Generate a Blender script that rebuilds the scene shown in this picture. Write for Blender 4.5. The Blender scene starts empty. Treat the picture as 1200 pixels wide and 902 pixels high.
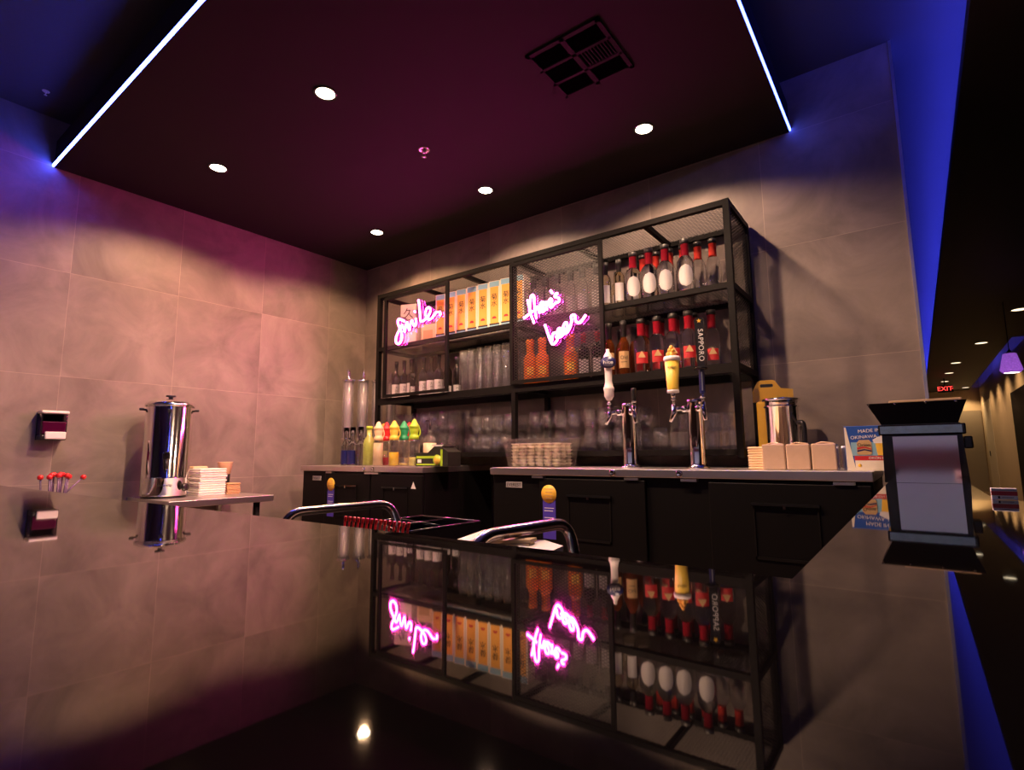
import bpy, bmesh, math, random
from mathutils import Vector, Matrix
random.seed(7)
PI = math.pi
ZC = 0.95            # bar counter height above the floor; every z below is measured from the counter top
S = bpy.context.scene
C = S.collection

# ------------------------------------------------------------------ materials
MATS = {}
def nt(name):
    m = bpy.data.materials.new(name); m.use_nodes = True
    n = m.node_tree; n.nodes.clear()
    out = n.nodes.new('ShaderNodeOutputMaterial')
    return m, n, out
def pbr(name, col, rough=.5, metal=0., spec=.5, ior=1.5, trans=0., var=.0, scale=30., bump=0., coat=0., aniso=0., emit=None, es=0.):
    m, n, out = nt(name)
    b = n.nodes.new('ShaderNodeBsdfPrincipled')
    b.inputs['Base Color'].default_value = (*col, 1); b.inputs['Roughness'].default_value = rough
    b.inputs['Metallic'].default_value = metal; b.inputs['IOR'].default_value = ior
    b.inputs['Specular IOR Level'].default_value = spec; b.inputs['Transmission Weight'].default_value = trans
    b.inputs['Coat Weight'].default_value = coat; b.inputs['Anisotropic'].default_value = aniso
    if emit: b.inputs['Emission Color'].default_value = (*emit, 1); b.inputs['Emission Strength'].default_value = es
    if var or bump:
        tc = n.nodes.new('ShaderNodeTexCoord'); nz = n.nodes.new('ShaderNodeTexNoise')
        nz.inputs['Scale'].default_value = scale; nz.inputs['Detail'].default_value = 4
        n.links.new(tc.outputs['Object'], nz.inputs['Vector'])
        if var:
            mx = n.nodes.new('ShaderNodeMix'); mx.data_type = 'RGBA'
            mx.inputs['A'].default_value = (*[c * (1 - var) for c in col], 1); mx.inputs['B'].default_value = (*[min(1, c * (1 + var)) for c in col], 1)
            n.links.new(nz.outputs['Fac'], mx.inputs['Factor']); n.links.new(mx.outputs['Result'], b.inputs['Base Color'])
        if bump:
            bp = n.nodes.new('ShaderNodeBump'); bp.inputs['Strength'].default_value = bump; bp.inputs['Distance'].default_value = .002
            n.links.new(nz.outputs['Fac'], bp.inputs['Height']); n.links.new(bp.outputs['Normal'], b.inputs['Normal'])
    n.links.new(b.outputs[0], out.inputs[0]); MATS[name] = m
    return m
def thin(name, tint=(1, 1, 1), rough=.03, ior=1.5, gloss=1.0, milk=0):      # thin clear glass or plastic: Fresnel mix of see-through and shine
    m, n, out = nt(name)
    f = n.nodes.new('ShaderNodeFresnel')
    ge = n.nodes.new('ShaderNodeNewGeometry'); mr = n.nodes.new('ShaderNodeMapRange'); mr.inputs['To Min'].default_value = ior; mr.inputs['To Max'].default_value = 1 / ior
    n.links.new(ge.outputs['Backfacing'], mr.inputs['Value']); n.links.new(mr.outputs['Result'], f.inputs['IOR'])   # a thin wall shines the same from both sides
    t = n.nodes.new('ShaderNodeBsdfTransparent'); t.inputs[0].default_value = (*tint, 1)
    g = n.nodes.new('ShaderNodeBsdfGlossy'); g.inputs['Roughness'].default_value = rough; g.inputs[0].default_value = (gloss,) * 3 + (1,)
    x = n.nodes.new('ShaderNodeMixShader')
    n.links.new(f.outputs[0], x.inputs[0]); n.links.new(t.outputs[0], x.inputs[1]); n.links.new(g.outputs[0], x.inputs[2])
    if milk:                                                           # pale diffuse share, brightens the glass in place of refracted glints
        d = n.nodes.new('ShaderNodeBsdfDiffuse'); tl = n.nodes.new('ShaderNodeBsdfTranslucent'); a = n.nodes.new('ShaderNodeMixShader'); y = n.nodes.new('ShaderNodeMixShader'); y.inputs[0].default_value = milk
        n.links.new(d.outputs[0], a.inputs[1]); n.links.new(tl.outputs[0], a.inputs[2]); n.links.new(x.outputs[0], y.inputs[1]); n.links.new(a.outputs[0], y.inputs[2]); x = y
    n.links.new(x.outputs[0], out.inputs[0]); MATS[name] = m
    return m
def emi(name, col, s):
    m, n, out = nt(name)
    e = n.nodes.new('ShaderNodeEmission'); e.inputs[0].default_value = (*col, 1); e.inputs[1].default_value = s
    n.links.new(e.outputs[0], out.inputs[0]); MATS[name] = m
    return m
def tile(name, axis, u0, pitch, z0, col, var=.22):                   # large concrete-look tiles with fine pale joints
    m, n, out = nt(name)
    L = n.links.new; N = n.nodes.new
    tc = N('ShaderNodeTexCoord'); sp = N('ShaderNodeSeparateXYZ'); L(tc.outputs['Object'], sp.inputs[0])
    def lin(o, off, k):
        a = N('ShaderNodeMath'); a.operation = 'MULTIPLY_ADD'; L(o, a.inputs[0]); a.inputs[1].default_value = k; a.inputs[2].default_value = off; return a.outputs[0]
    u = lin(sp.outputs[axis], -u0 / pitch + 20, 1 / pitch); v = lin(sp.outputs[2], -z0 / .6 + 20, 1 / .6)
    cb = N('ShaderNodeCombineXYZ'); L(u, cb.inputs[0]); L(v, cb.inputs[1])
    br = N('ShaderNodeTexBrick'); br.offset = 0; br.squash = 1
    br.inputs['Scale'].default_value = 1; br.inputs['Brick Width'].default_value = 1; br.inputs['Row Height'].default_value = 1
    br.inputs['Mortar Size'].default_value = .0028; br.inputs['Mortar Smooth'].default_value = .3; br.inputs['Bias'].default_value = 0
    br.inputs['Color1'].default_value = (.86, .86, .86, 1); br.inputs['Color2'].default_value = (1.06, 1.06, 1.06, 1); br.inputs['Mortar'].default_value = (1.45, 1.4, 1.35, 1)
    L(cb.outputs[0], br.inputs['Vector'])
    wn = N('ShaderNodeTexWhiteNoise'); wn.noise_dimensions = '2D'                   # each tile its own piece of the cloud pattern
    fl = N('ShaderNodeVectorMath'); fl.operation = 'FLOOR'; L(cb.outputs[0], fl.inputs[0]); L(fl.outputs[0], wn.inputs['Vector'])
    sc = N('ShaderNodeVectorMath'); sc.operation = 'MULTIPLY_ADD'; L(wn.outputs['Color'], sc.inputs[0]); sc.inputs[1].default_value = (9, 9, 9); L(tc.outputs['Object'], sc.inputs[2])
    n1 = N('ShaderNodeTexNoise'); n1.inputs['Scale'].default_value = 3.2; n1.inputs['Detail'].default_value = 8; n1.inputs['Roughness'].default_value = .62; n1.inputs['Distortion'].default_value = .6
    L(sc.outputs[0], n1.inputs['Vector'])
    r = N('ShaderNodeMapRange'); r.inputs['From Min'].default_value = .3; r.inputs['From Max'].default_value = .7; r.inputs['To Min'].default_value = 1 - var; r.inputs['To Max'].default_value = 1 + var
    L(n1.outputs['Fac'], r.inputs['Value'])
    m1 = N('ShaderNodeMix'); m1.data_type = 'RGBA'; m1.blend_type = 'MULTIPLY'; m1.inputs['Factor'].default_value = 1
    m1.inputs['A'].default_value = (*col, 1); L(br.outputs['Color'], m1.inputs['B'])
    m2 = N('ShaderNodeMix'); m2.data_type = 'RGBA'; m2.blend_type = 'MULTIPLY'; m2.inputs['Factor'].default_value = 1
    L(m1.outputs['Result'], m2.inputs['A']); L(r.outputs['Result'], m2.inputs['B'])
    b = N('ShaderNodeBsdfPrincipled'); b.inputs['Roughness'].default_value = .55; b.inputs['Specular IOR Level'].default_value = .35
    L(m2.outputs['Result'], b.inputs['Base Color']); L(b.outputs[0], out.inputs[0]); MATS[name] = m
    return m

tile('tile_left', 1, -.372, .57, -.056, (.23, .185, .165), .30); tile('tile_back', 0, .186, .6187, -.067, (.23, .185, .165), .30)
pbr('soffit', (.0165, .0115, .013), .85, spec=.2, var=.05, scale=8); pbr('upper_ceiling', (.045, .045, .05), .7, var=.08, scale=6)
pbr('black_ceiling', (.012, .010, .010), .6, var=.1, scale=5)
pbr('counter', (.003, .0025, .0025), .025, ior=1.47, var=.3, scale=90); pbr('counter_edge', (.02, .018, .017), .12, ior=1.6, var=.2)
pbr('counter_front', (.03, .028, .028), .5, var=.2)
pbr('floor', (.20, .13, .08), .35, var=.35, scale=3); pbr('plaster', (.55, .42, .28), .8, var=.06, scale=5); pbr('pale_plaster', (.62, .62, .66), .8, var=.05, scale=5)
pbr('dark_plaster', (.03, .03, .032), .8, var=.1, scale=5)
pbr('mesh_steel', (.022, .019, .020), .38, var=.2, scale=60); pbr('black_steel', (.006, .005, .005), .6, spec=.12, var=.2, scale=60); pbr('black_vinyl', (.0035, .003, .003), .5, spec=.16, var=.2, scale=200, bump=.1)
pbr('black_plastic', (.012, .011, .012), .3, var=.15); pbr('black_gloss', (.01, .01, .011), .12, var=.1)
pbr('steel', (.62, .60, .58), .36, metal=1, aniso=.3, var=.05, scale=20); pbr('chrome', (.78, .76, .75), .07, metal=1, var=.03)
pbr('trim_metal', (.75, .73, .75), .3, metal=1, var=.05)
pbr('paper', (.82, .78, .72), .8, var=.04, scale=60); pbr('kraft', (.55, .33, .16), .8, var=.1, scale=60); pbr('wrap', (.62, .43, .30), .22, coat=.6, var=.08, scale=40, bump=.6)
pbr('white_plastic', (.82, .76, .74), .35, var=.03); pbr('cream', (.88, .62, .36), .5, var=.05); pbr('red_plastic', (.62, .02, .025), .3, var=.08)
pbr('orange_plastic', (.9, .32, .03), .4, var=.05); pbr('yellow_plastic', (.9, .62, .08), .4, var=.05); pbr('green_plastic', (.02, .32, .12), .4, var=.05); pbr('lime_plastic', (.40, .62, .03), .4, var=.05)
pbr('yellow_liquid', (.85, .62, .02), .2, var=.05); pbr('cream_liquid', (.88, .70, .46), .3, var=.03); pbr('red_liquid', (.45, .012, .03), .15, var=.05); pbr('pale_liquid', (.80, .72, .25), .2, var=.05); pbr('lemon_liquid', (.85, .80, .22), .2, var=.05); pbr('lime_pulp', (.45, .52, .10), .3, var=.35, scale=90)
pbr('amber_liquid', (.55, .30, .04), .2, var=.05); pbr('navy', (.010, .012, .10), .35, var=.08)
pbr('blue_print', (.02, .09, .42), .45, var=.08); pbr('violet_print', (.07, .045, .42), .45, var=.05); pbr('sky_print', (.25, .48, .60), .5, var=.05); pbr('gold_print', (.92, .55, .06), .45, var=.05)
pbr('orange_print', (.90, .42, .06), .5, var=.15, scale=25); pbr('red_print', (.50, .02, .025), .5, var=.05); pbr('ink', (.02, .015, .012), .6, var=.05); pbr('white_print', (.85, .82, .80), .5, var=.03); pbr('carton_white', (.85, .76, .60), .55, var=.04)
pbr('label_white', (.62, .58, .57), .5, var=.04, scale=50); pbr('label_tan', (.58, .38, .17), .5, var=.06); pbr('gray_print', (.35, .33, .33), .5, var=.05)
pbr('bottle_clear', (.95, .96, 1.0), .02, trans=1., ior=1.40, var=.01); pbr('bottle_pale', (.92, .84, .62), .03, trans=1., ior=1.40, var=.02)
pbr('bottle_dark', (.012, .008, .006), .08, var=.2); pbr('bottle_amber', (.22, .055, .012), .05, trans=.7, ior=1.4, var=.1); pbr('bottle_orange', (.85, .22, .03), .25, var=.1)
pbr('sleeve_black', (.02, .018, .018), .45, var=.1); pbr('neck_red', (.34, .010, .025), .3, var=.1); pbr('neck_bright', (.80, .06, .04), .4, var=.08)
thin('glass', (.96, .96, .98), .10, 1.75, milk=.013); thin('clear_plastic', (.93, .92, .90), .08, 1.5, milk=.025); thin('frosted', (.90, .88, .92), .15, 1.5, milk=.12); thin('acrylic', (.97, .95, .97), .02, 1.45); thin('frosted_acrylic', (.9, .88, .9), .2, 1.45, milk=.006)
thin('smoky', (.45, .40, .46), .05, 1.5)
pbr('smoky_stem', (.20, .14, .24), .2, coat=.4, var=.3, scale=80); pbr('void', (.001, .001, .001), .9, spec=.0, var=.1); pbr('rail', (.52, .45, .41), .22, metal=1, var=.04); pbr('soap', (.30, .02, .14), .2, coat=.5, var=.05); pbr('amber_plastic', (.52, .30, .03), .25, coat=.4, var=.06); pbr('cup_glow', (.95, .88, .74), .12, trans=.3, ior=1.3, var=.04)
pbr('light_blue_bar', (.30, .42, .47), .18, metal=.8, var=.3, scale=40, bump=.2); pbr('purple_glass', (.55, .30, .75), .1, trans=.3, var=.6, scale=60, emit=(.45, .16, .8), es=.35)
pbr('green_carton', (.02, .022, .015), .4, var=.1); pbr('wainscot', (.16, .045, .035), .5, var=.2, scale=4); pbr('door_gray', (.28, .23, .18), .5, var=.08, scale=3); pbr('door_white', (.72, .60, .46), .5, var=.04); pbr('wood', (.55, .38, .22), .5, var=.2, scale=30)
pbr('magenta_trim', (.05, .045, .05), .2, metal=.8, var=.1)
emi('lamp', (1., .80, .56), 30); emi('corridor_lamp', (1., .80, .52), 2.2); emi('led_blue', (.04, .075, 1.), 110.); emi('led_soft', (.05, .09, 1.), 22.); emi('cove_dim', (.055, .06, 1.), 14.); emi('cove_blue', (.055, .06, 1.), 58.)
emi('neon_core', (1., .035, .40), 225.); emi('neon_halo', (1., .004, .42), 1.1); emi('exit_red', (1., .05, .04), 2.6); emi('lamp_lens', (1., .85, .62), 9)

# ------------------------------------------------------------------ mesh builder
class B:
    def __init__(s): s.v = []; s.f = []; s.sm = []
    def add(s, vs, fs, smooth=False):
        k = len(s.v); s.v += [tuple(v) for v in vs]; s.f += [tuple(i + k for i in f) for f in fs]; s.sm += [smooth] * len(fs); return s
    def box(s, x0, x1, y0, y1, z0, z1):
        return s.add([(x, y, z) for x in (x0, x1) for y in (y0, y1) for z in (z0, z1)],
                     [(0, 1, 3, 2), (4, 6, 7, 5), (0, 4, 5, 1), (2, 3, 7, 6), (0, 2, 6, 4), (1, 5, 7, 3)])
    def rbox(s, x0, x1, y0, y1, z0, z1, r=.004, seg=2):
        bm = bmesh.new(); bmesh.ops.create_cube(bm, size=1)
        for v in bm.verts: v.co = Vector((x0 + (v.co.x + .5) * (x1 - x0), y0 + (v.co.y + .5) * (y1 - y0), z0 + (v.co.z + .5) * (z1 - z0)))
        r = min(r, .45 * min(abs(x1 - x0), abs(y1 - y0), abs(z1 - z0)))
        bmesh.ops.bevel(bm, geom=bm.edges[:], offset=r, segments=seg, affect='EDGES', profile=.5)
        return s.take(bm)
    def take(s, bm, smooth=False):
        bm.verts.index_update(); s.add([v.co[:] for v in bm.verts], [[v.index for v in f.verts] for f in bm.faces], smooth); bm.free(); return s
    def lathe(s, prof, cx=0, cy=0, z0=0, n=20, smooth=True, ring=False):          # prof: [(r, z)...] bottom to top
        vs, fs, idx = [], [], []
        for r, z in prof:
            if r < 1e-6: idx.append([len(vs)] * n); vs.append((cx, cy, z0 + z))
            else:
                idx.append(list(range(len(vs), len(vs) + n))); vs += [(cx + r * math.cos(2 * PI * i / n), cy + r * math.sin(2 * PI * i / n), z0 + z) for i in range(n)]
        for a, b in zip(idx, idx[1:]):
            for i in range(n):
                j = (i + 1) % n; q = []
                for t in (a[i], a[j], b[j], b[i]):
                    if t not in q: q.append(t)
                if len(q) > 2: fs.append(q)
        if ring:
            for i in range(n): fs.append((idx[-1][i], idx[-1][(i + 1) % n], idx[0][(i + 1) % n], idx[0][i]))
        else:
            if prof[0][0] > 1e-6: fs.append(idx[0][::-1])
            if prof[-1][0] > 1e-6: fs.append(idx[-1])
        return s.add(vs, fs, smooth)
    def open_lathe(s, prof, cx=0, cy=0, z0=0, n=20, a0=0, a1=2 * PI):  # a curved strip, such as a label around a bottle
        vs, fs = [], []
        for r, z in prof: vs += [(cx + r * math.cos(a0 + (a1 - a0) * i / n), cy + r * math.sin(a0 + (a1 - a0) * i / n), z0 + z) for i in range(n + 1)]
        for k in range(len(prof) - 1):
            for i in range(n): fs.append((k * (n + 1) + i, k * (n + 1) + i + 1, (k + 1) * (n + 1) + i + 1, (k + 1) * (n + 1) + i))
        return s.add(vs, fs, True)
    def tube(s, pts, r, n=8, cap=True, ry=None):
        P = [Vector(p) for p in pts]; vs, fs = [], []
        T = [(P[min(i + 1, len(P) - 1)] - P[max(i - 1, 0)]).normalized() for i in range(len(P))]
        u = T[0].orthogonal().normalized()
        for i, p in enumerate(P):
            u = (u - T[i] * u.dot(T[i])).normalized(); w = T[i].cross(u)
            rr = r[i] if isinstance(r, (list, tuple)) else r
            vs += [p + (u * math.cos(2 * PI * k / n) + w * math.sin(2 * PI * k / n)) * rr for k in range(n)]
        for i in range(len(P) - 1):
            for k in range(n): fs.append((i * n + k, i * n + (k + 1) % n, (i + 1) * n + (k + 1) % n, (i + 1) * n + k))
        if cap: fs.append(tuple(range(n))[::-1]); fs.append(tuple(range((len(P) - 1) * n, len(P) * n)))
        return s.add(vs, fs, True)
    def bar(s, a, b, w, t, up=(0, 0, 1)):                              # rectangular bar from a to b, w along up x dir, t along up
        a, b = Vector(a), Vector(b); d = (b - a).normalized(); upv = Vector(up); sd = d.cross(upv).normalized(); u = sd.cross(d)
        vs = [p + sd * (w / 2 * i) + u * (t / 2 * j) for p in (a, b) for i, j in ((-1, -1), (1, -1), (1, 1), (-1, 1))]
        return s.add(vs, [(0, 1, 2, 3), (7, 6, 5, 4), (0, 4, 5, 1), (1, 5, 6, 2), (2, 6, 7, 3), (3, 7, 4, 0)])
    def prism(s, poly, lo, hi, axis=2):                                # polygon extruded along an axis
        n = len(poly); put = lambda p, h: {0: (h, p[0], p[1]), 1: (p[0], h, p[1]), 2: (p[0], p[1], h)}[axis]
        return s.add([put(p, lo) for p in poly] + [put(p, hi) for p in poly],
                     [tuple(range(n))[::-1], tuple(range(n, 2 * n))] + [(i, (i + 1) % n, n + (i + 1) % n, n + i) for i in range(n)])
    def mesh_sheet(s, o, U, V, W, H, du=.030, dv=.015, w=.0032, t=.0016):   # expanded-metal diamonds clipped to W x H
        o, U, V = Vector(o), Vector(U), Vector(V); Nn = U.cross(V); k = dv / du
        for sg in (1, -1):
            c = -W * k if sg > 0 else 0
            c = math.floor(c / dv) * dv
            while c < (H if sg > 0 else H + W * k):
                pts = []
                for u in (0, W):
                    v = c + sg * k * u
                    if 0 <= v <= H: pts.append((u, v))
                for v in (0, H):
                    u = (v - c) / (sg * k)
                    if 0 < u < W: pts.append((u, v))
                if len(pts) >= 2:
                    (u0, v0), (u1, v1) = pts[0], pts[1]
                    if math.hypot(u1 - u0, v1 - v0) > .004: s.bar(o + U * u0 + V * v0, o + U * u1 + V * v1, w, t, up=Nn)
                c += dv
        return s
    def obj(s, name, m, parent=None, flip=True):
        me = bpy.data.meshes.new(name); me.from_pydata(s.v, [], s.f); me.materials.append(MATS[m])
        me.polygons.foreach_set('use_smooth', s.sm); me.update()
        bm = bmesh.new(); bm.from_mesh(me); bmesh.ops.recalc_face_normals(bm, faces=bm.faces[:]); bm.to_mesh(me); bm.free()
        o = bpy.data.objects.new(name, me); C.objects.link(o)
        if parent: o.parent = parent
        return o
def smooth(pts, n=6):                                                  # Catmull-Rom through points
    P = [Vector(p) for p in pts]; P = [P[0] * 2 - P[1]] + P + [P[-1] * 2 - P[-2]]; out = []
    for i in range(1, len(P) - 2):
        a, b, c, d = P[i - 1:i + 3]
        for k in range(n):
            t = k / n; out.append(.5 * ((2 * b) + (c - a) * t + (2 * a - 5 * b + 4 * c - d) * t * t + (3 * b - a - 3 * c + d) * t ** 3))
    return out + [P[-2]]
def arc_path(a, b, c, r, n=6):                                         # rounded corner at b
    a, b, c = Vector(a), Vector(b), Vector(c); p, q = b + (a - b).normalized() * r, b + (c - b).normalized() * r
    return [p * (1 - t) ** 2 + b * 2 * t * (1 - t) + q * t * t for t in [k / n for k in range(n + 1)]]

# ------------------------------------------------------------------ naming
def tag(o, label, cat, group=None, kind=None):
    if label: o['label'] = label
    if cat: o['category'] = cat
    if group: o['group'] = group
    if kind: o['kind'] = kind
    return o
def thing(name, label, cat, loc, rz=0, group=None):
    o = bpy.data.objects.new(name, None); o.empty_display_size = .05; C.objects.link(o)
    o.location = (loc[0], loc[1], loc[2] + ZC); o.rotation_euler = (0, 0, rz)
    return tag(o, label, cat, group)
def solo(name, b, m, label, cat, loc=(0, 0, 0), rz=0, group=None):
    o = b.obj(name, m); o.location = (loc[0], loc[1], loc[2] + ZC); o.rotation_euler = (0, 0, rz)
    return tag(o, label, cat, group)
def struct(name, b, m, label=None, parent=None):
    o = b.obj(name, m, parent)
    if not parent: o.location = (0, 0, ZC); tag(o, label or name.replace('_', ' '), 'room', kind='structure')
    return o
def dup(root, loc, rz=0, label=None, group=None):
    r = root.copy(); C.objects.link(r); r.location = (loc[0], loc[1], loc[2] + ZC); r.rotation_euler = (0, 0, rz)
    if label: r['label'] = label
    if group: r['group'] = group
    for ch in list(root.children):
        c = ch.copy(); C.objects.link(c); c.parent = r
        for g in list(ch.children):
            d = g.copy(); C.objects.link(d); d.parent = c
    return r
class Rep:                                                             # first call places the prototype itself, later calls copy it
    def __init__(s, make): s.make = make; s.p = None
    def put(s, loc, rz, label, group):
        if s.p is None:
            s.p = s.make(); o = s.p; o.location = (loc[0], loc[1], loc[2] + ZC); o.rotation_euler = (0, 0, rz); o['label'] = label
            if group: o['group'] = group
            return o
        return dup(s.p, loc, rz, label, group)
ORD = ['first', 'second', 'third', 'fourth', 'fifth', 'sixth', 'seventh', 'eighth', 'ninth', 'tenth', 'eleventh', 'twelfth']
def nth(i, n): return 'leftmost' if i == 0 else 'rightmost' if i == n - 1 else ORD[i] + ' from left'
FONT = None
def text(name, s, size, m, parent, loc, rot=(PI / 2, 0, 0), depth=.0006, shear=0, align='CENTER', spacing=1.0, sx=1.0):
    cu = bpy.data.curves.new(name, 'FONT'); cu.body = s; cu.size = size; cu.extrude = depth; cu.align_x = align; cu.align_y = 'CENTER'; cu.shear = shear; cu.space_character = spacing
    o = bpy.data.objects.new(name + '_source', cu); C.objects.link(o)
    dg = bpy.context.evaluated_depsgraph_get(); me = bpy.data.meshes.new_from_object(o.evaluated_get(dg))
    bpy.data.objects.remove(o); me.materials.clear(); me.materials.append(MATS[m])
    t = bpy.data.objects.new(name, me); C.objects.link(t); t.parent = parent; t.location = loc; t.rotation_euler = rot; t.scale = (sx, 1, 1)
    return t
def face_cam(x, y):                                                    # turn about z so that local -y looks out to the bar from (x, y)
    return math.atan2(-2.953 - y, 3.827 - x) + PI / 2

# ------------------------------------------------------------------ the room
FZ = -ZC
struct('floor', B().box(-.2, 8.2, -7.2, 17.2, FZ - .1, FZ), 'floor')
struct('wall_left', B().box(-.15, 0, -7, .2, FZ, 2.03), 'tile_left')
struct('wall_back', B().box(0, 3.878, 0, .2, FZ, 2.03), 'tile_back')
struct('trim_1', B().box(3.872, 3.884, -.006, .2, FZ, 2.03), 'trim_metal', 'bright metal trim on the end of the tiled back wall')
struct('wall_corridor', B().box(3.70, 3.878, .2, 17, FZ, 1.74), 'dark_plaster')
struct('wall_far', B().box(3.7, 8, 16.0, 16.2, FZ, 2.03), 'plaster')
rw = B().box(5.27, 5.45, 8.2, 16, FZ, 2.03)
struct('wall_right', rw, 'plaster')
struct('wall_front', B().box(-.15, 8, -7.2, -7, FZ, 2.03), 'pale_plaster')
struct('wall_hall', B().box(8, 8.2, -7, 16, FZ, 2.03), 'dark_plaster')
struct('ceiling', B().box(-.2, 8.2, -7.2, 17.2, 2.03, 2.13), 'upper_ceiling')
struct('ceiling_soffit', B().box(0, 3.43, -2.205, 0, 1.74, 1.90), 'soffit')
struct('ceiling_corridor', B().box(4.12, 5.06, -7, 16, 1.74, 1.80), 'black_ceiling')
struct('ceiling_hall', B().box(5.06, 8, -7, 7.6, 1.74, 1.80), 'black_ceiling')
struct('ceiling_front', B().box(0, 4.12, -7, -3.9, 1.74, 1.80), 'black_ceiling')

def strip(label, a, b, w, h, m, name='led_strip'):
    x0, x1 = sorted((a[0], b[0])); y0, y1 = sorted((a[1], b[1]))
    t = thing(name, label, 'light strip', ((x0 + x1) / 2, (y0 + y1) / 2, a[2]))
    dx, dy = max((x1 - x0) / 2, w / 2), max((y1 - y0) / 2, w / 2)
    B().box(-dx, dx, -dy, dy, 0, h).obj('glowing_strip', m, t)
    e = .002
    if x1 - x0 > y1 - y0: B().box(-dx, dx, -dy - e, dy + e, h, h + .006).obj('mounting_channel', 'black_steel', t)
    else: B().box(-dx - e, dx + e, -dy, dy, h, h + .006).obj('mounting_channel', 'black_steel', t)
    return t
strip('thin blue led strip along the left edge of the dropped ceiling panel', (.004, -2.2095, 1.742), (3.43, -2.2095, 1.742), .008, .012, 'led_blue')
strip('thin blue led strip along the right edge of the dropped ceiling panel', (3.4345, -.004, 1.742), (3.4345, -2.2, 1.742), .007, .012, 'led_soft')
def cove(label, x, y0, y1, m='cove_blue'):
    t = thing('cove_light', label, 'cove light', (x, (y0 + y1) / 2, 1.80)); h = (y1 - y0) / 2
    B().box(-.02, .02, -h, h, 0, .012).obj('mounting_channel', 'black_steel', t); B().box(-.012, .012, -h, h, .012, .022).obj('glowing_strip', m, t)
cove('blue cove light on top of the black corridor ceiling, by the tiled wall end', 4.16, -6.5, 15.5)
cove('blue cove light far down the corridor behind the hanging lamp', 5.03, 10.9, 12.4, 'cove_dim')

struct('trim_2', B().box(0, 8, -7, -6.97, FZ, .14), 'wainscot', 'dark red-brown panelling along the lower hall wall')
# ---- downlights
def spot(name, loc, e, ang=150, blend=.35, col=(1, .54, .30), r=.03):
    l = bpy.data.lights.new(name, 'SPOT'); l.energy = e; l.color = col; l.spot_size = math.radians(ang); l.spot_blend = blend; l.shadow_soft_size = r
    o = bpy.data.objects.new(name, l); C.objects.link(o); o.location = (loc[0], loc[1], loc[2] + ZC); return o
def make_downlight(r=.042, m='lamp'):
    t = thing('ceiling_downlight', '', 'ceiling light', (0, 0, 0))
    B().lathe([(r, -.004), (r + .010, -.005), (r + .012, -.001), (r + .012, 0), (r, 0)], ring=True).obj('trim_ring', 'black_gloss', t)
    B().lathe([(0, -.0015), (r, -.0015), (r, 0), (0, 0)]).obj('lens', m, t)
    return t
dl = Rep(make_downlight)
DL = [(.737, -.49, 'nearest the tiled room corner'), (1.787, -.49, 'in the middle of the row along the back wall'), (2.84, -.49, 'above the right half of the bottle rack'),
      (.737, -1.634, 'above the steel urn by the left wall'), (1.787, -1.64, 'between the blue strip and the sprinkler'), (2.80, -1.60, 'beside the ceiling vent, at the top edge of the photo')]
E_DL = [82, 72, 88, 128, 200, 220]
C_DL = [(1, .56, .28), (1, .62, .40), (1, .62, .40), (1, .56, .28), (1, .60, .37), (1, .62, .40)]
for (x, y, w), e, cl in zip(DL, E_DL, C_DL):
    dl.put((x, y, 1.739), 0, 'round warm recessed ceiling light ' + w, 'downlights in the bar ceiling'); spot('spot', (x, y, 1.733), e, col=cl)
cdl = Rep(lambda: make_downlight(.075, 'corridor_lamp'))
for i, (x, y) in enumerate([(4.92, 5.55), (4.74, 7.85), (4.53, 10.0), (4.49, 11.6), (4.47, 13.3), (4.95, 15.2)]):
    cdl.put((x, y, 1.739), 0, 'small warm corridor ceiling light, %s away from the bar' % (['nearest', 'second', 'third', 'fourth', 'fifth', 'farthest'][i]), 'corridor downlights')
    if i in (1, 3): spot('corridor_spot', (x, y, 1.73), 16, 130, .6)
for y in (9.2, 10.6, 12.0, 13.4): spot('wall_washer', (4.80, y, 1.73), 46, 130, .6, (1, .62, .30))
spot('end_washer', (4.85, 15.55, 1.73), 60, 130, .5, (1, .66, .32))
hl = Rep(lambda: make_downlight(.09, 'lamp_lens'))  # unseen lights added to brighten the hall wall mirrored in the steel
for i, (x, y) in enumerate([(1.2, -6.1), (3.0, -6.1), (4.9, -6.1), (6.6, -6.1)]):
    hl.put((x, y, 1.739), 0, 'added unseen ceiling light that brightens the hall behind the counter, %s' % nth(i, 4), 'added hall fill lights')
    spot('hall_fill_spot', (x, y, 1.73), 42, 150, .4, (.80, .86, 1.0), .08)

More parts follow.
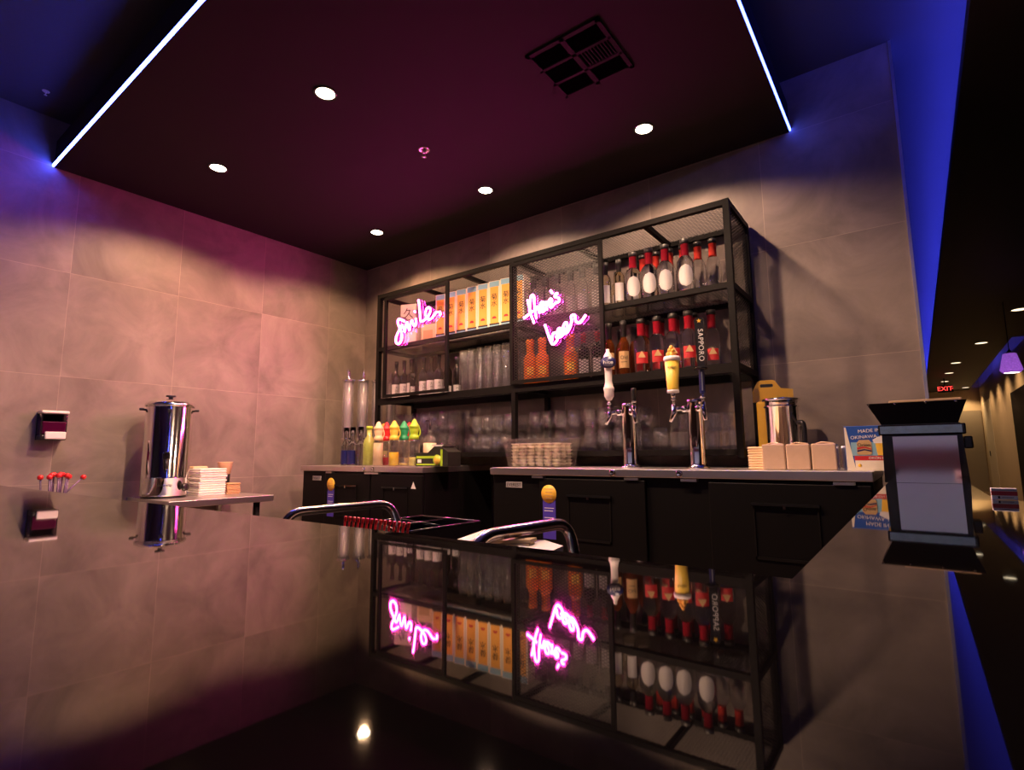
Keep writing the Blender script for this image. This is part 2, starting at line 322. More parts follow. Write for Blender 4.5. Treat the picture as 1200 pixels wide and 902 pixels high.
# ---- ceiling vent and sprinklers
v = thing('ceiling_vent', 'square dark ceiling vent grille with six openings in the dropped ceiling', 'vent', (2.82, -1.107, 1.74))
b = B(); w, d = .17, .165; o = .018
b.box(-w, w, -d, -d + o, -.010, 0); b.box(-w, w, d - o, d, -.010, 0); b.box(-w, -w + o, -d, d, -.010, 0); b.box(w - o, w, -d, d, -.010, 0)
b.box(-.011, .011, -d, d, -.010, 0)
for yy in (-.052, .052): b.box(-w, w, yy - .007, yy + .007, -.010, 0)
b.obj('grille_frame', 'soffit', v); B().box(-w + .004, w - .004, -d + .004, d - .004, -.0015, 0).obj('opening_shade', 'void', v)  # flat black sheet stands in for the shade inside the openings
b = B()
for k in range(9): b.bar((.026 + k * .0145, -.045, -.006), (.026 + k * .0145, .045, -.006), .004, .006)
b.obj('louvre', 'soffit', v)
def sprinkler(loc, label, m, k=1):
    t = thing('ceiling_sprinkler', label, 'sprinkler', loc); t.scale = (k, k, k)
    B().lathe([(.012, -.004), (.030, -.005), (.033, -.001), (.033, 0), (.012, 0)], ring=True).obj('escutcheon', m, t)
    B().lathe([(0, -.022), (.008, -.022), (.010, -.004), (0, -.004)], n=12).obj('nozzle', m, t)
    q = B(); q.tube([(-.009, 0, -.020), (-.011, 0, -.032), (0, 0, -.042)], .0022, 6); q.tube([(.009, 0, -.020), (.011, 0, -.032), (0, 0, -.042)], .0022, 6); q.lathe([(0, -.046), (.014, -.045), (.014, -.043), (0, -.042)], n=12); q.obj('deflector', m, t)
sprinkler((1.805, -1.036, 1.743), 'small chrome fire sprinkler in the middle of the dropped ceiling', 'chrome')
sprinkler((.26, -2.322, 2.03), 'tiny pale sprinkler on the dark upper ceiling left of the blue strip', 'white_plastic', .5)

# ------------------------------------------------------------------ bar counter
t = thing('bar_counter', 'glossy black mirror-like stone bar counter filling the foreground', 'bar counter', (3.4, -2.9, 0))
def P(x, y): return (x - 3.4, y + 2.9)
poly = [P(.02, -3.35), P(5.4, -3.35), P(5.4, -1.655), P(3.935, -1.655), P(3.935, -.02), P(3.747, -.02), P(3.747, -2.527), P(.02, -2.527)]
b = B(); b.prism(poly, -.04, 0); top = b.obj('countertop', 'counter', t)
bm = bmesh.new(); bm.from_mesh(top.data)
bmesh.ops.bevel(bm, geom=[e for e in bm.edges if all(v.co.z > -.001 for v in e.verts)], offset=.004, segments=2, affect='EDGES'); bm.to_mesh(top.data); bm.free()
b = B(); b.box(-3.37, 2.0, -.40, .32, FZ, -.04); b.box(.38, 2.0, .32, 1.20, FZ, -.04); b.box(.38, .5, 1.20, 2.86, FZ, -.04); b.obj('base_panel', 'counter_front', t)

# ------------------------------------------------------------------ fridges
def fridge(x0, x1, label, seams, doors, plate_x, sticker_x, caps):
    t = thing('bar_fridge', label, 'fridge', ((x0 + x1) / 2, -.42, FZ)); h = (x1 - x0) / 2; c = (x0 + x1) / 2; zt = ZC + .022
    B().rbox(-h + .005, h - .005, -.312, .30, .06, zt - .034, .004).obj('cabinet', 'black_vinyl', t)
    B().rbox(-h, h, -.335, .31, zt - .035, zt, .003).obj('worktop', 'steel', t)
    for a, d in doors:
        a0, a1 = a - c, d - c
        dr = B().rbox(a0 + .003, a1 - .003, -.330, -.313, .10, zt - .048, .004).obj('door', 'black_vinyl', t)
        m = (a0 + a1) / 2; wd = min(.11, (a1 - a0) * .32)
        b = B(); b.box(m - wd, m + wd, -.3345, -.330, ZC - .305, ZC - .295 + .0); b.box(m - wd, m - wd + .006, -.3345, -.330, ZC - .305, ZC - .105); b.box(m + wd - .006, m + wd, -.3345, -.330, ZC - .305, ZC - .105)
        b.obj('handle_recess', 'black_steel', dr)
        b = B(); b.box(m - wd - .004, m + wd + .004, -.342, -.329, ZC - .108, ZC - .098); b.obj('handle_lip', 'black_gloss', dr)
        B().box(m - .005, m + .005, -.3435, -.342, ZC - .118, ZC - .103).obj('lock', 'chrome', dr)
    for s in seams: B().box(s - c - .02, s - c + .045, -.337, -.312, zt - .048, zt - .038).obj('hinge', 'steel', t)
    for s in caps:
        q = B().lathe([(0, 0), (.015, 0), (.016, .003), (.010, .006), (.006, .004), (0, .004)], n=16).obj('screw_cap', 'chrome', t); q.rotation_euler = (PI / 2, 0, 0); q.location = (s - c, -.335, zt - .018)
    for k in (-1, 1):
        for yy in (-.25, .25):
            q = B(); q.lathe([(0, 0), (.03, 0), (.03, .06), (0, .06)], k * (h - .08), yy, 0, 12); q.obj('caster', 'black_plastic', t)
    pl = B().rbox(plate_x - c - .050, plate_x - c + .050, -.3165, -.311, ZC - .078, ZC - .048, .002).obj('name_plate', 'gray_print', t)
    text('lettering', 'EVEREST', .024, 'ink', pl, (plate_x - c, -.317, ZC - .063), sx=1.0)
    st = B(); st.lathe([(0, 0), (.043, 0), (.043, .0012), (0, .0012)], n=24); s1 = st.obj('round_sticker', 'gold_print', t); s1.rotation_euler = (PI / 2, 0, 0); s1.location = (sticker_x - c, -.3312, ZC - .10)
    s2 = B().box(sticker_x - c - .036, sticker_x - c + .036, -.3308, -.330, ZC - .31, ZC - .125).obj('blue_sticker', 'violet_print', t)
    b = B()
    for k, zz in enumerate((.165, .178, .21, .222, .234)): b.box(sticker_x - c - .027, sticker_x - c + .027 - .006 * (k % 2), -.3314, -.3308, ZC - zz - .003, ZC - zz)
    b.obj('printed_lines', 'white_print', s2)
    b = B()
    for k in range(4): b.box(sticker_x - c - .024 + .004 * (k % 2), sticker_x - c + .024 - .004 * (k % 2), -.3330, -.3324, ZC - .078 - k * .015, ZC - .075 - k * .015)
    b.obj('printed_lines', 'kraft', s1).matrix_parent_inverse = Matrix.LocRotScale(s1.location, s1.rotation_euler.to_quaternion(), None).inverted()
    return t, c
t, c = fridge(.29, 1.535, 'black two-door bar fridge with steel top by the left wall, under the juice bottles', (.62, 1.03, 1.10), ((.58, 1.062), (1.066, 1.53)), .465, .655, (1.0, 1.09))
q = B().prism([(1.435 - c, ZC - .105), (1.475 - c, ZC - .105), (1.455 - c, ZC - .065)], -.3318, -.3305, 1).obj('warning_sticker', 'white_print', t)
fridge(2.035, 3.70, 'long black bar fridge with steel top carrying the two beer taps', (2.32, 2.81, 3.06, 3.60), ((2.335, 2.885), (3.145, 3.695)), 2.175, 2.395, (2.735, 3.035))

# ------------------------------------------------------------------ steel table by the left wall
t = thing('steel_table', 'small stainless steel wall table carrying the steel urn and napkins', 'table', (.3, -1.415, FZ)); zt = ZC - .148
B().rbox(-.3, .3, -.295, .295, zt - .038, zt, .003).obj('table_top', 'steel', t)
for sx in (-1, 1):
    for sy in (-1, 1):
        B().lathe([(0, 0), (.022, 0), (.022, .04), (.019, .05), (.019, zt - .04), (0, zt - .04)], sx * .24, sy * .22, 0, 14).obj('leg', 'black_steel' if sx > 0 else 'steel', t)
B().rbox(-.23, .23, -.21, .21, .22, .235, .003).obj('lower_shelf', 'steel', t)

# urn
u = thing('water_urn', 'tall shiny stainless steel water urn with black tap on the steel table', 'urn', (.235, -1.60, -.148), face_cam(.235, -1.60))
R = .123
B().lathe([(0, .012), (R * .98, .012), (R, .02), (R, .115), (R + .002, .118), (R, .121), (R, .535), (R - .003, .54), (0, .54)], n=40).obj('body', 'chrome', u)
B().lathe([(R + .006, .535), (R + .008, .545), (R + .004, .556), (R - .03, .572), (.04, .582), (0, .584), (0, .535)][::-1][::-1], n=40).obj('lid', 'chrome', u)
B().lathe([(0, .582), (.012, .582), (.012, .594), (.026, .598), (.026, .606), (0, .608)], n=16).obj('lid_knob', 'black_plastic', u)
B().lathe([(0, 0), (R * .93, 0), (R * .93, .014), (0, .014)], n=40).obj('foot_ring', 'black_plastic', u)
for s in (-1, 1):
    q = B(); q.tube([(s * R, 0, .515), (s * (R + .012), 0, .517)], .006, 8); q.rbox(*sorted((s * (R + .004), s * (R + .030))), -.024, .024, .511, .524, .005); q.obj('side_handle', 'black_plastic', u)
tp = B().rbox(-.020, .020, -R - .035, -R + .004, .225, .262, .006).obj('tap', 'black_plastic', u)
q = B(); q.lathe([(.010, .165), (.013, .175), (.016, .225), (0, .225)], 0, -R - .028, 0, 14); q.obj('tap_spout', 'black_plastic', tp); q = B(); q.rbox(-.013, .013, -R - .055, -R - .02, .255, .268, .004); q.obj('tap_lever', 'black_gloss', tp)
q = B(); q.lathe([(0, 0), (.024, 0), (.022, .012), (0, .014)], n=18); k = q.obj('control_knob', 'black_plastic', u); k.rotation_euler = (PI / 2, 0, math.radians(40)); k.location = (.1 * 1.0, -.098, .062)
q = B(); q.tube([(0, -.002, 0), (0, -.02, 0)], .006, 8); text('lettering', 'Amenity', .02, 'ink', u, (.0, -R - .0005, .075), sx=1.1)
q = B().tube([(0, -R - .006, .30), (0, -R - .006, .50)], .006, 10).obj('level_gauge', 'smoky', u)
B().rbox(-.012, .012, -R - .010, -R, .495, .515, .003).obj('gauge_cap', 'black_plastic', u)

# napkins, kraft towels, cup on the steel table
def sheets(name, x0, x1, y0, y1, z0, z1, n, m, label, cat, j=.004, group=None):
    t = thing(name, label, cat, ((x0 + x1) / 2, (y0 + y1) / 2, z0), 0, group); b = B(); w, d, h = (x1 - x0) / 2, (y1 - y0) / 2, (z1 - z0) / n
    for k in range(n):
        ox, oy = random.uniform(-j, j), random.uniform(-j, j); b.rbox(-w + ox, w + ox, -d + oy, d + oy, k * h, (k + .93) * h, h * .3, 1)
    b.obj('folded_sheets', m, t); return t
sheets('napkin_stack', .14, .30, -1.43, -1.27, -.148, .018, 12, 'paper', 'tall white stack of paper napkins beside the urn on the steel table', 'napkins')
sheets('towel_stack', .20, .30, -1.262, -1.178, -.148, -.078, 7, 'kraft', 'low brown stack of folded paper towels at the far end of the steel table', 'paper towels')
sheets('napkin_stack', .05, .125, -1.40, -1.31, -.148, .03, 10, 'cream', 'tan paper stack half hidden between the urn and the white napkins', 'napkins')
t = thing('paper_cup', 'beige paper cup in a black sleeve behind the white napkin stack', 'cup', (.12, -1.20, -.148))
B().lathe([(.030, .10), (.046, .20), (.048, .203), (.045, .2), (.028, .10)], n=20).obj('cup', 'cream', t); B().lathe([(0, 0), (.028, 0), (.034, .13), (0, .13)], n=20).obj('sleeve', 'black_plastic', t)

# soap dispenser on the left wall
t = thing('soap_dispenser', 'small wall soap dispenser with dark red liquid and white push bar', 'soap dispenser', (-.001, -2.105, .185))
B().rbox(.0, .012, -.058, .058, .0, .155, .004).obj('back_plate', 'black_plastic', t)
B().rbox(.012, .095, -.056, .056, .022, .145, .008).obj('tank', 'smoky', t); B().rbox(.016, .090, -.051, .051, .030, .100, .006).obj('liquid_soap', 'soap', t)
B().rbox(.010, .100, -.060, .060, .143, .158, .005).obj('lid', 'white_plastic', t); B().rbox(.010, .098, -.056, .056, .0, .026, .006).obj('base', 'black_plastic', t)
B().rbox(.096, .112, -.040, .050, .004, .044, .005).obj('push_bar', 'white_plastic', t)

# ------------------------------------------------------------------ bottle rack on the back wall
X0, XM, X1 = .655, 1.925, 3.205; YF, YB = -.40, -.015; ZT, ZM, ZB, ZL = 1.29, .883, .50, .105; TW = .028
t = thing('bottle_rack', 'long black steel wall rack of bottles with mesh panels and a mesh top', 'rack', ((X0 + X1) / 2, -.2, ZL - .04)); ox, oy, oz = (X0 + X1) / 2, -.2, ZL - .04
def L3(x, y, z): return (x - ox, y - oy, z - oz)
def rb(x0, x1, y0, y1, z0, z1): return B().box(x0 - ox, x1 - ox, y0 - oy, y1 - oy, z0 - oz, z1 - oz)
h = TW / 2 + .0006
for x in (X0 + TW / 2, XM, X1 - TW / 2):
    for yy in (YF + TW / 2, YB - TW / 2): rb(x - h, x + h, yy - h, yy + h, ZL - .0405, ZT + .0006).obj('post', 'black_steel', t)
for x in (1.34, 2.58):
    rb(x - .012, x + .012, YB - .024, YB, ZB, ZT).obj('rear_post', 'black_steel', t); h = TW / 2
for nm, zz in (('top_rail', ZT), ('shelf_rail', ZM), ('bottom_rail', ZB), ('lower_rail', ZL)):
    for yy in (YF, YB - TW): rb(X0, X1, yy, yy + TW, zz - (.045 if nm == 'bottom_rail' else TW), zz).obj(nm, 'black_steel', t)
    for x in (X0, XM - h, X1 - TW): rb(x, x + TW, YF + TW, YB - TW, zz - TW, zz).obj('cross_bar', 'black_steel', t)
for k in range(1, 6):
    x = X0 + (X1 - X0) * k / 6
    if k != 3: rb(x - .012, x + .012, YF + TW, YB - TW, ZT - .03, ZT - .004).obj('cross_bar', 'black_steel', t)
for nm, zz in (('top_mesh', ZT - .003), ('shelf_mesh', ZM - .004), ('bottom_mesh', ZB - .004)):
    for a, d in ((X0 + TW, XM - h), (XM + h, X1 - TW)):
        B().mesh_sheet(L3(a, YF + TW, zz), (1, 0, 0), (0, 1, 0), d - a, YB - YF - 2 * TW, .034, .017, .0026, .0016).obj(nm, 'mesh_steel', t)
rb(X0 + TW, X1 - TW, YF + TW, YB - TW, ZL - .012, ZL - .001).obj('lower_shelf', 'black_steel', t)
for x in (X0 + h, X1 - h):
    for z0, z1 in ((ZB, ZM - TW), (ZM, ZT - TW)):
        B().mesh_sheet(L3(x, YF + TW, z0), (0, 1, 0), (0, 0, 1), YB - YF - 2 * TW, z1 - z0, .030, .016, .0030, .0016).obj('side_mesh', 'mesh_steel', t)
def panel(a, d, label, mesh):
    s = thing('sliding_panel', label, 'panel', ((a + d) / 2, YF - .016, ZB)); w = (d - a) / 2; H = ZT - .045 - ZB; f = .022
    b = B(); b.box(-w, -w + f, -.009, .009, .002, H); b.box(w - f, w, -.009, .009, .002, H); b.box(-w + f, w - f, -.009, .009, .002, f); b.box(-w + f, w - f, -.009, .009, H - f, H); b.obj('panel_frame', 'black_steel', s)
    if mesh: B().mesh_sheet((-w + f, 0, f), (1, 0, 0), (0, 0, 1), 2 * (w - f), H - 2 * f,   .030, .0165, .0036, .0016).obj('panel_mesh', 'mesh_steel', s)
    else: B().box(-w + f, w - f, -.002, .002, f, H - f).obj('clear_pane', 'acrylic', s)
panel(.765, 1.405, 'clear panel in a black frame on the rack carrying the smile neon', False)
panel(1.92, 2.545, 'black diamond mesh panel on the rack carrying the two-word neon', True)

# ------------------------------------------------------------------ neon signs (stroke points measured on the panel plane, metres)
NEON = {'smile': [[(1.0066, 1.0253), (0.9826, 1.0378), (0.9505, 1.0506), (0.9365, 1.0379), (0.9438, 1.0092), (0.9646, 0.9759), (0.9806, 0.9407), (0.9831, 0.9077), (0.9681, 0.8814), (0.9423, 0.8723), (0.9218, 0.8898), (0.921, 0.9163), (0.9338, 0.9419), (0.9529, 0.9694), (0.9697, 0.9915), (0.9837, 1.0004), (0.996, 0.9821), (1.0069, 0.9544), (1.0124, 0.9525), (1.0193, 0.9868), (1.0318, 1.0137), (1.0414, 1.0024), (1.0516, 0.9684), (1.0611, 0.9562), (1.0665, 0.9877), (1.078, 1.0173), (1.0888, 1.0112), (1.0985, 0.9882), (1.1124, 0.978), (1.1264, 0.9919), (1.1219, 1.0275)], [(1.1092, 1.0835), (1.1117, 1.0722)], [(1.1454, 1.1554), (1.1546, 1.1133), (1.1634, 1.0475), (1.1687, 1.0093), (1.1823, 0.9976), (1.2152, 1.0072), (1.2476, 1.031), (1.263, 1.0626), (1.251, 1.0832), (1.2292, 1.0811), (1.2165, 1.0546), (1.223, 1.0245), (1.2445, 1.0025), (1.2733, 1.0032), (1.2995, 1.0224), (1.3191, 1.0385), (1.3368, 1.0371)], [(1.3509, 1.0373), (1.3588, 1.0215), (1.3519, 1.0112)]], 'theres': [[(2.0675, 0.9868), (2.0808, 0.9358), (2.0952, 0.8824), (2.1114, 0.8419)], [(2.0392, 0.8823), (2.0712, 0.8965), (2.1047, 0.9138)], [(2.0805, 0.9154), (2.0855, 0.9656), (2.0921, 1.0028), (2.1031, 1.011), (2.1137, 0.9963), (2.1155, 0.9552), (2.1207, 0.9086), (2.1284, 0.8679)], [(2.1207, 0.9086), (2.1306, 0.9312), (2.1413, 0.9303), (2.1457, 0.9094), (2.1502, 0.8976), (2.1682, 0.9156), (2.1803, 0.9386), (2.1748, 0.9557), (2.1606, 0.9522), (2.1543, 0.9281), (2.1598, 0.906), (2.1761, 0.8992), (2.1951, 0.916)], [(2.1934, 0.9538), (2.1988, 0.9303), (2.2006, 0.9026), (2.1987, 0.9253), (2.2084, 0.9486), (2.2177, 0.9529)], [(2.2172, 0.9271), (2.2324, 0.9393), (2.2351, 0.9577), (2.2237, 0.9633), (2.2165, 0.9472), (2.2217, 0.9213), (2.2354, 0.9165), (2.2505, 0.9311)], [(2.2282, 1.0149), (2.2404, 0.9936)], [(2.2749, 0.9861), (2.2607, 0.9863), (2.257, 0.9721), (2.2744, 0.9639), (2.286, 0.9519), (2.2795, 0.9383), (2.2568, 0.9349)]], 'beer': [[(2.1858, 0.8204), (2.2006, 0.7811), (2.2186, 0.7318), (2.2334, 0.703), (2.252, 0.7054), (2.2676, 0.7251), (2.267, 0.7519), (2.2504, 0.764), (2.2355, 0.7515), (2.2326, 0.7226)], [(2.2556, 0.7389), (2.2781, 0.7479), (2.293, 0.7676), (2.2878, 0.7838), (2.2755, 0.7823), (2.2684, 0.7614), (2.2751, 0.7386), (2.2946, 0.7383), (2.316, 0.7594), (2.332, 0.7859), (2.3303, 0.8079), (2.3172, 0.8075), (2.3067, 0.7849), (2.3126, 0.7551), (2.329, 0.7527), (2.3481, 0.7763), (2.3609, 0.8103), (2.3595, 0.8417)], [(2.3595, 0.8417), (2.3748, 0.8474), (2.3842, 0.8377), (2.3863, 0.8159), (2.3982, 0.7997), (2.4151, 0.798), (2.4341, 0.8154), (2.4508, 0.8339)]]}
def neon(key, word, label):
    st = NEON[key]; cx = sum(p[0] for s in st for p in s) / sum(map(len, st)); cz = sum(p[1] for s in st for p in s) / sum(map(len, st))
    y = YF - .028; s = thing('neon_sign', label, 'neon sign', (cx, y, cz))
    core, side, back = B(), B(), B()
    for stroke in st:
        pts = smooth([(p[0] - cx, 0, p[1] - cz) for p in stroke], 5) if len(stroke) > 2 else [Vector((p[0] - cx, 0, p[1] - cz)) for p in stroke]
        core.tube([p + Vector((0, -.0150, 0)) for p in pts], .0060, 10); side.tube([p + Vector((0, -.0075, 0)) for p in pts], .0080, 8)
        for i in range(len(pts) - 1):
            d = (pts[i + 1] - pts[i]); 
            if d.length < 1e-5: continue
            e = d.normalized() * .003; back.bar(pts[i] - e, pts[i + 1] + e,   .046, .003 + .0001 * (i % 3), up=(0, 1, 0))
    core.obj('glowing_tube', 'neon_core', s); side.obj('halo_sleeve', 'neon_halo', s); back.obj('clear_backing', 'frosted_acrylic', s)  # wider magenta tube glows to imitate the halo around the core
    return s
neon('smile', 'smile', 'pink neon script sign reading smile on the left clear panel')
neon('theres', 'theres', 'pink neon script word there\'s on the mesh panel, above the other word')
neon('beer', 'beer', 'pink neon script word beer on the mesh panel, below the other word')
tc = B().tube(smooth([(1.93, YF - .03, 1.19), (2.0, YF - .032, 1.10), (2.06, YF - .034, 1.08), (2.17, YF - .034, 1.12), (2.24, YF - .034, 1.09), (2.25, YF - .034, 1.04)], 5), .0022, 6)
solo('neon_cable', tc, 'acrylic', 'thin clear cable looping above the two-word neon on the mesh panel', 'cable')

# ------------------------------------------------------------------ bottles
def prof(r, hb, hs, rn, hn, h):          # body radius, body height, shoulder end, neck radius, neck end
    return [(0, 0), (r * .94, 0), (r, .006), (r, hb), (r * .95, hb + (hs - hb) * .3), (r * .72, hb + (hs - hb) * .68), (rn * 1.15, hs), (rn, hs + .004), (rn, h), (0, h)]
def bottle(name, cat, glass, r, h, hb, hs, rn, cap, cap_len, label_m=None, lz=(.05, .12), half=1.0, base=None, extra=None):
    def make():
        t = thing(name, '', cat, (0, 0, 0))
        B().lathe(prof(r, hb, hs, rn, h, h - .004), n=22).obj('glass_body', glass, t)
        cp = B().lathe([(rn + .0012, h - cap_len), (rn + .0022, h - cap_len + .002), (rn + .002, h - .03), (rn + .004, h - .028), (rn + .004, h), (0, h), (0, h - cap_len)], n=16).obj('neck_wrap', cap, t)
        if extra: B().lathe([(0, h - .026), (rn + .0048, h - .026), (rn + .0048, h + .001), (0, h + .001)], n=14).obj('cap', extra, t)
        if label_m == 'oval':
            b = B(); n = 10; rr = r + .0008; rows = []
            for k in range(13):
                f = -1 + 2 * k / 12; aw = half * math.sqrt(max(0, 1 - f * f)); z = (lz[0] + lz[1]) / 2 + f * (lz[1] - lz[0]) / 2
                rows.append([(rr * math.sin(aw * (-1 + 2 * i / n)), -rr * math.cos(aw * (-1 + 2 * i / n)), z) for i in range(n + 1)])
            b.add([p for rw in rows for p in rw], [(k * (n + 1) + i, k * (n + 1) + i + 1, (k + 1) * (n + 1) + i + 1, (k + 1) * (n + 1) + i) for k in range(12) for i in range(n)], True)
            b.obj('oval_label', 'label_white', t)
        elif label_m:
            lb = B().open_lathe([(r + .0008, lz[0]), (r + .0008, lz[1])], n=12, a0=-PI / 2 - half, a1=-PI / 2 + half).obj('label', label_m, t)
            if label_m == 'red_print':
                B().prism([(-.020, lz[1] - .03), (.020, lz[1] - .03), (0, lz[1] + .006)], -r - .0022, -r - .0008, 1).obj('crest', 'label_tan', lb)
            elif label_m in ('label_tan',):
                text('lettering', 'Old', .026, 'ink', lb, (0, -r - .0012, lz[1] - .035)); B().box(-.016, .016, -r - .0016, -r - .0008, lz[0] + .03, lz[0] + .033).obj('printed_lines', 'ink', lb)
            elif label_m == 'label_white' and glass == 'bottle_dark':
                text('lettering', '大\n吟\n醸', .024, 'ink', lb, (.004, -r - .0012, (lz[0] + lz[1]) / 2))
        if base: B().lathe([(0, .001), (r + .0006, .001), (r + .0006, .018), (0, .018)], n=22).obj('base_band', base, t)
        return t
    return Rep(make)
def row(rep, xs, y, z, what, where, grp, jit=.008):
    n = len(xs)
    for i, x in enumerate(xs):
        yy = y + random.uniform(-jit, jit)
        rep.put((x, yy, z), face_cam(x, yy), ('%s of the %s, %s' % (nth(i, n), what, where)) if n > 1 else '%s %s' % (what, where), grp)
ovb = bottle('liquor_bottle', 'bottle', 'bottle_clear', .043, .292, .165, .205, .0175, 'neck_red', .09, 'oval', (.035, .150), .88, 'neck_red', 'sleeve_black')
row(ovb, [2.667, 2.759, 2.846, 2.955], -.30, ZM, 'oval-label red-necked bottles', 'upper right shelf front', 'clear bottles with oval labels')
ovr = bottle('liquor_bottle', 'bottle', 'bottle_clear', .037, .335, .20, .245, .0175, 'neck_bright', .10, None, base=None, extra='sleeve_black')
row(ovr, [2.65, 2.728, 2.806, 2.884, 2.962, 3.04], -.12, ZM, 'red-necked bottles', 'behind the oval-label ones', 'clear bottles behind the oval label row')
plb = bottle('liquor_bottle', 'bottle', 'bottle_pale', .030, .268, .165, .20, .012, 'sleeve_black', .075, 'label_white', (.03, .13), .8)
row(plb, [2.508, 2.588], -.31, ZM, 'pale gold bottles', 'upper right shelf', 'pale bottles with black necks')
plr = bottle('liquor_bottle', 'bottle', 'bottle_pale', .034, .262, .17, .20, .014, 'sleeve_black', .07, 'gray_print', (.03, .12), .8)
row(plr, [2.495, 2.570], -.13, ZM, 'gray-label pale bottles', 'behind the pale gold bottles', 'pale bottles with gray labels')
vod = bottle('vodka_bottle', 'bottle', 'bottle_clear', .042, .298, .170, .210, .0185, 'neck_red', .095, 'red_print', (.055, .115), .75, None, 'sleeve_black')
row(vod, [2.70, 2.786, 2.872, 2.955], -.30, ZB, 'red-label vodka bottles', 'lower right shelf front', 'vodka bottles with red labels')
vor = bottle('vodka_bottle', 'bottle', 'bottle_clear', .038, .328, .190, .235, .0185, 'neck_red', .10, 'red_print', (.06, .12), .75, None, 'sleeve_black')
row(vor, [2.655, 2.742, 2.832, 2.925, 3.02], -.13, ZB, 'vodka bottles', 'lower right shelf rear', 'vodka bottles in the rear row')
whi = bottle('whiskey_bottle', 'bottle', 'bottle_amber', .030, .300, .165, .205, .013, 'sleeve_black', .09, 'label_tan', (.04, .13), 1.0)
row(whi, [2.52, 2.606], -.31, ZB, 'tan-label whiskey bottles', 'beside the vodka', 'whiskey bottles with tan labels')
whr = bottle('whiskey_bottle', 'bottle', 'bottle_amber', .028, .285, .165, .205, .013, 'sleeve_black', .09, None)
row(whr, [2.53, 2.62], -.20, ZB, 'plain dark whiskey bottles', 'behind the tan-label whiskey', 'plain dark whiskey bottles')
org = bottle('liqueur_bottle', 'bottle', 'bottle_orange', .040, .282, .160, .196, .022, 'bottle_orange', .08, 'gold_print', (.06, .11), .55)
row(org, [1.985, 2.072, 2.262], -.30, ZB, 'orange bottles', 'behind the mesh panel under the neon', 'orange bottles')
mdk = bottle('wine_bottle', 'bottle', 'bottle_dark', .034, .276, .165, .205, .013, 'neck_red', .06, 'gray_print', (.03, .12), .9)
row(mdk, [2.345, 2.43], -.28, ZB, 'dark gray-label bottles', 'right of the orange ones', 'dark bottles behind the mesh')
mtb = bottle('liquor_bottle', 'bottle', 'bottle_clear', .038, .292, .165, .215, .015, 'sleeve_black', .06, 'gray_print', (.03, .13), .8, None)
row(mtb, [1.985, 2.065, 2.16, 2.25, 2.335, 2.425], -.26, ZM, 'clear gray-label bottles', 'behind the mesh panel top', 'clear bottles behind the mesh')
sak = bottle('sake_bottle', 'bottle', 'bottle_dark', .035, .290, .150, .195, .012, 'bottle_dark', .05, 'label_white', (.012, .112), 1.05)
row(sak, [.735, .812, .888, 1.03, 1.106, 1.182], -.27, ZB, 'white-label dark sake bottles', 'on the lower left shelf', 'dark sake bottles')
smb = bottle('sake_bottle', 'bottle', 'bottle_dark', .022, .175, .10, .13, .010, 'sleeve_black', .03, 'label_white', (.02, .08), .8)
row(smb, [.950], -.30, ZB, 'small dark sake bottle', 'among the taller sake bottles, lower left shelf', None)
tld = bottle('beer_bottle', 'bottle', 'bottle_dark', .030, .255, .15, .19, .012, 'sleeve_black', .05, 'label_white', (.01, .06), .9)
row(tld, [1.265, 1.35], -.27, ZB, 'plain black bottles', 'between sake bottles and tall glasses', 'plain black bottles')

# cartons on the upper left shelf
def make_carton():
    t = thing('drink_carton', '', 'carton', (0, 0, 0)); w, hh = .0435, .352
    B().rbox(-w, w, -.045, .045, 0, hh, .002, 1).obj('box', 'carton_white', t)
    f = B().box(-w + .012, w - .012, -.0462, -.045, .062, hh - .04).obj('orange_front', 'orange_print', t)
    B().box(-w + .006, w - .006, -.0462, -.045, hh - .04, hh - .004).obj('blue_top_band', 'sky_print', t)
    B().box(-w + .006, w - .006, -.0462, -.045, .006, .056).obj('blue_bottom_band', 'sky_print', t)
    B().box(-w + .006, w - .006, -.0466, -.045, .053, .064).obj('dark_wave', 'ink', t)
    n = 12; B().prism([(.017 * math.cos(PI * i / n), .095 + .016 * math.sin(PI * i / n)) for i in range(n + 1)], -.0470, -.0462, 1).obj('red_sun', 'red_print', f)
    text('lettering', '菊\n水', .045, 'ink', f, (0, -.0468, .218), depth=.0004)
    return t
ct = Rep(make_carton); CX = [1.165, 1.268, 1.366, 1.464, 1.562, 1.660, 1.758, 1.856]
for i, x in enumerate(CX): ct.put((x, -.21, ZM), math.radians(8), '%s of the orange drink cartons on the upper left shelf' % nth(i, len(CX)), 'orange drink cartons')
t = thing('gift_box', 'cream gift box with brush calligraphy behind the smile neon', 'box', (.815, -.20, ZM), math.radians(22))
bx = B().rbox(-.065, .065, -.06, .06, 0, .34, .002, 1).obj('box', 'carton_white', t); text('calligraphy', '久\n保', .085, 'ink', bx, (.0, -.0606, .22), depth=.0004)
t = thing('gift_box', 'low beige box on the shelf behind the end of the smile neon', 'box', (1.03, -.20, ZM), math.radians(14))
bx = B().rbox(-.06, .06, -.05, .05, 0, .155, .003, 1).obj('box', 'cream', t); B().box(-.04, .04, -.0512, -.05, .03, .11).obj('front_label', 'label_tan', bx)

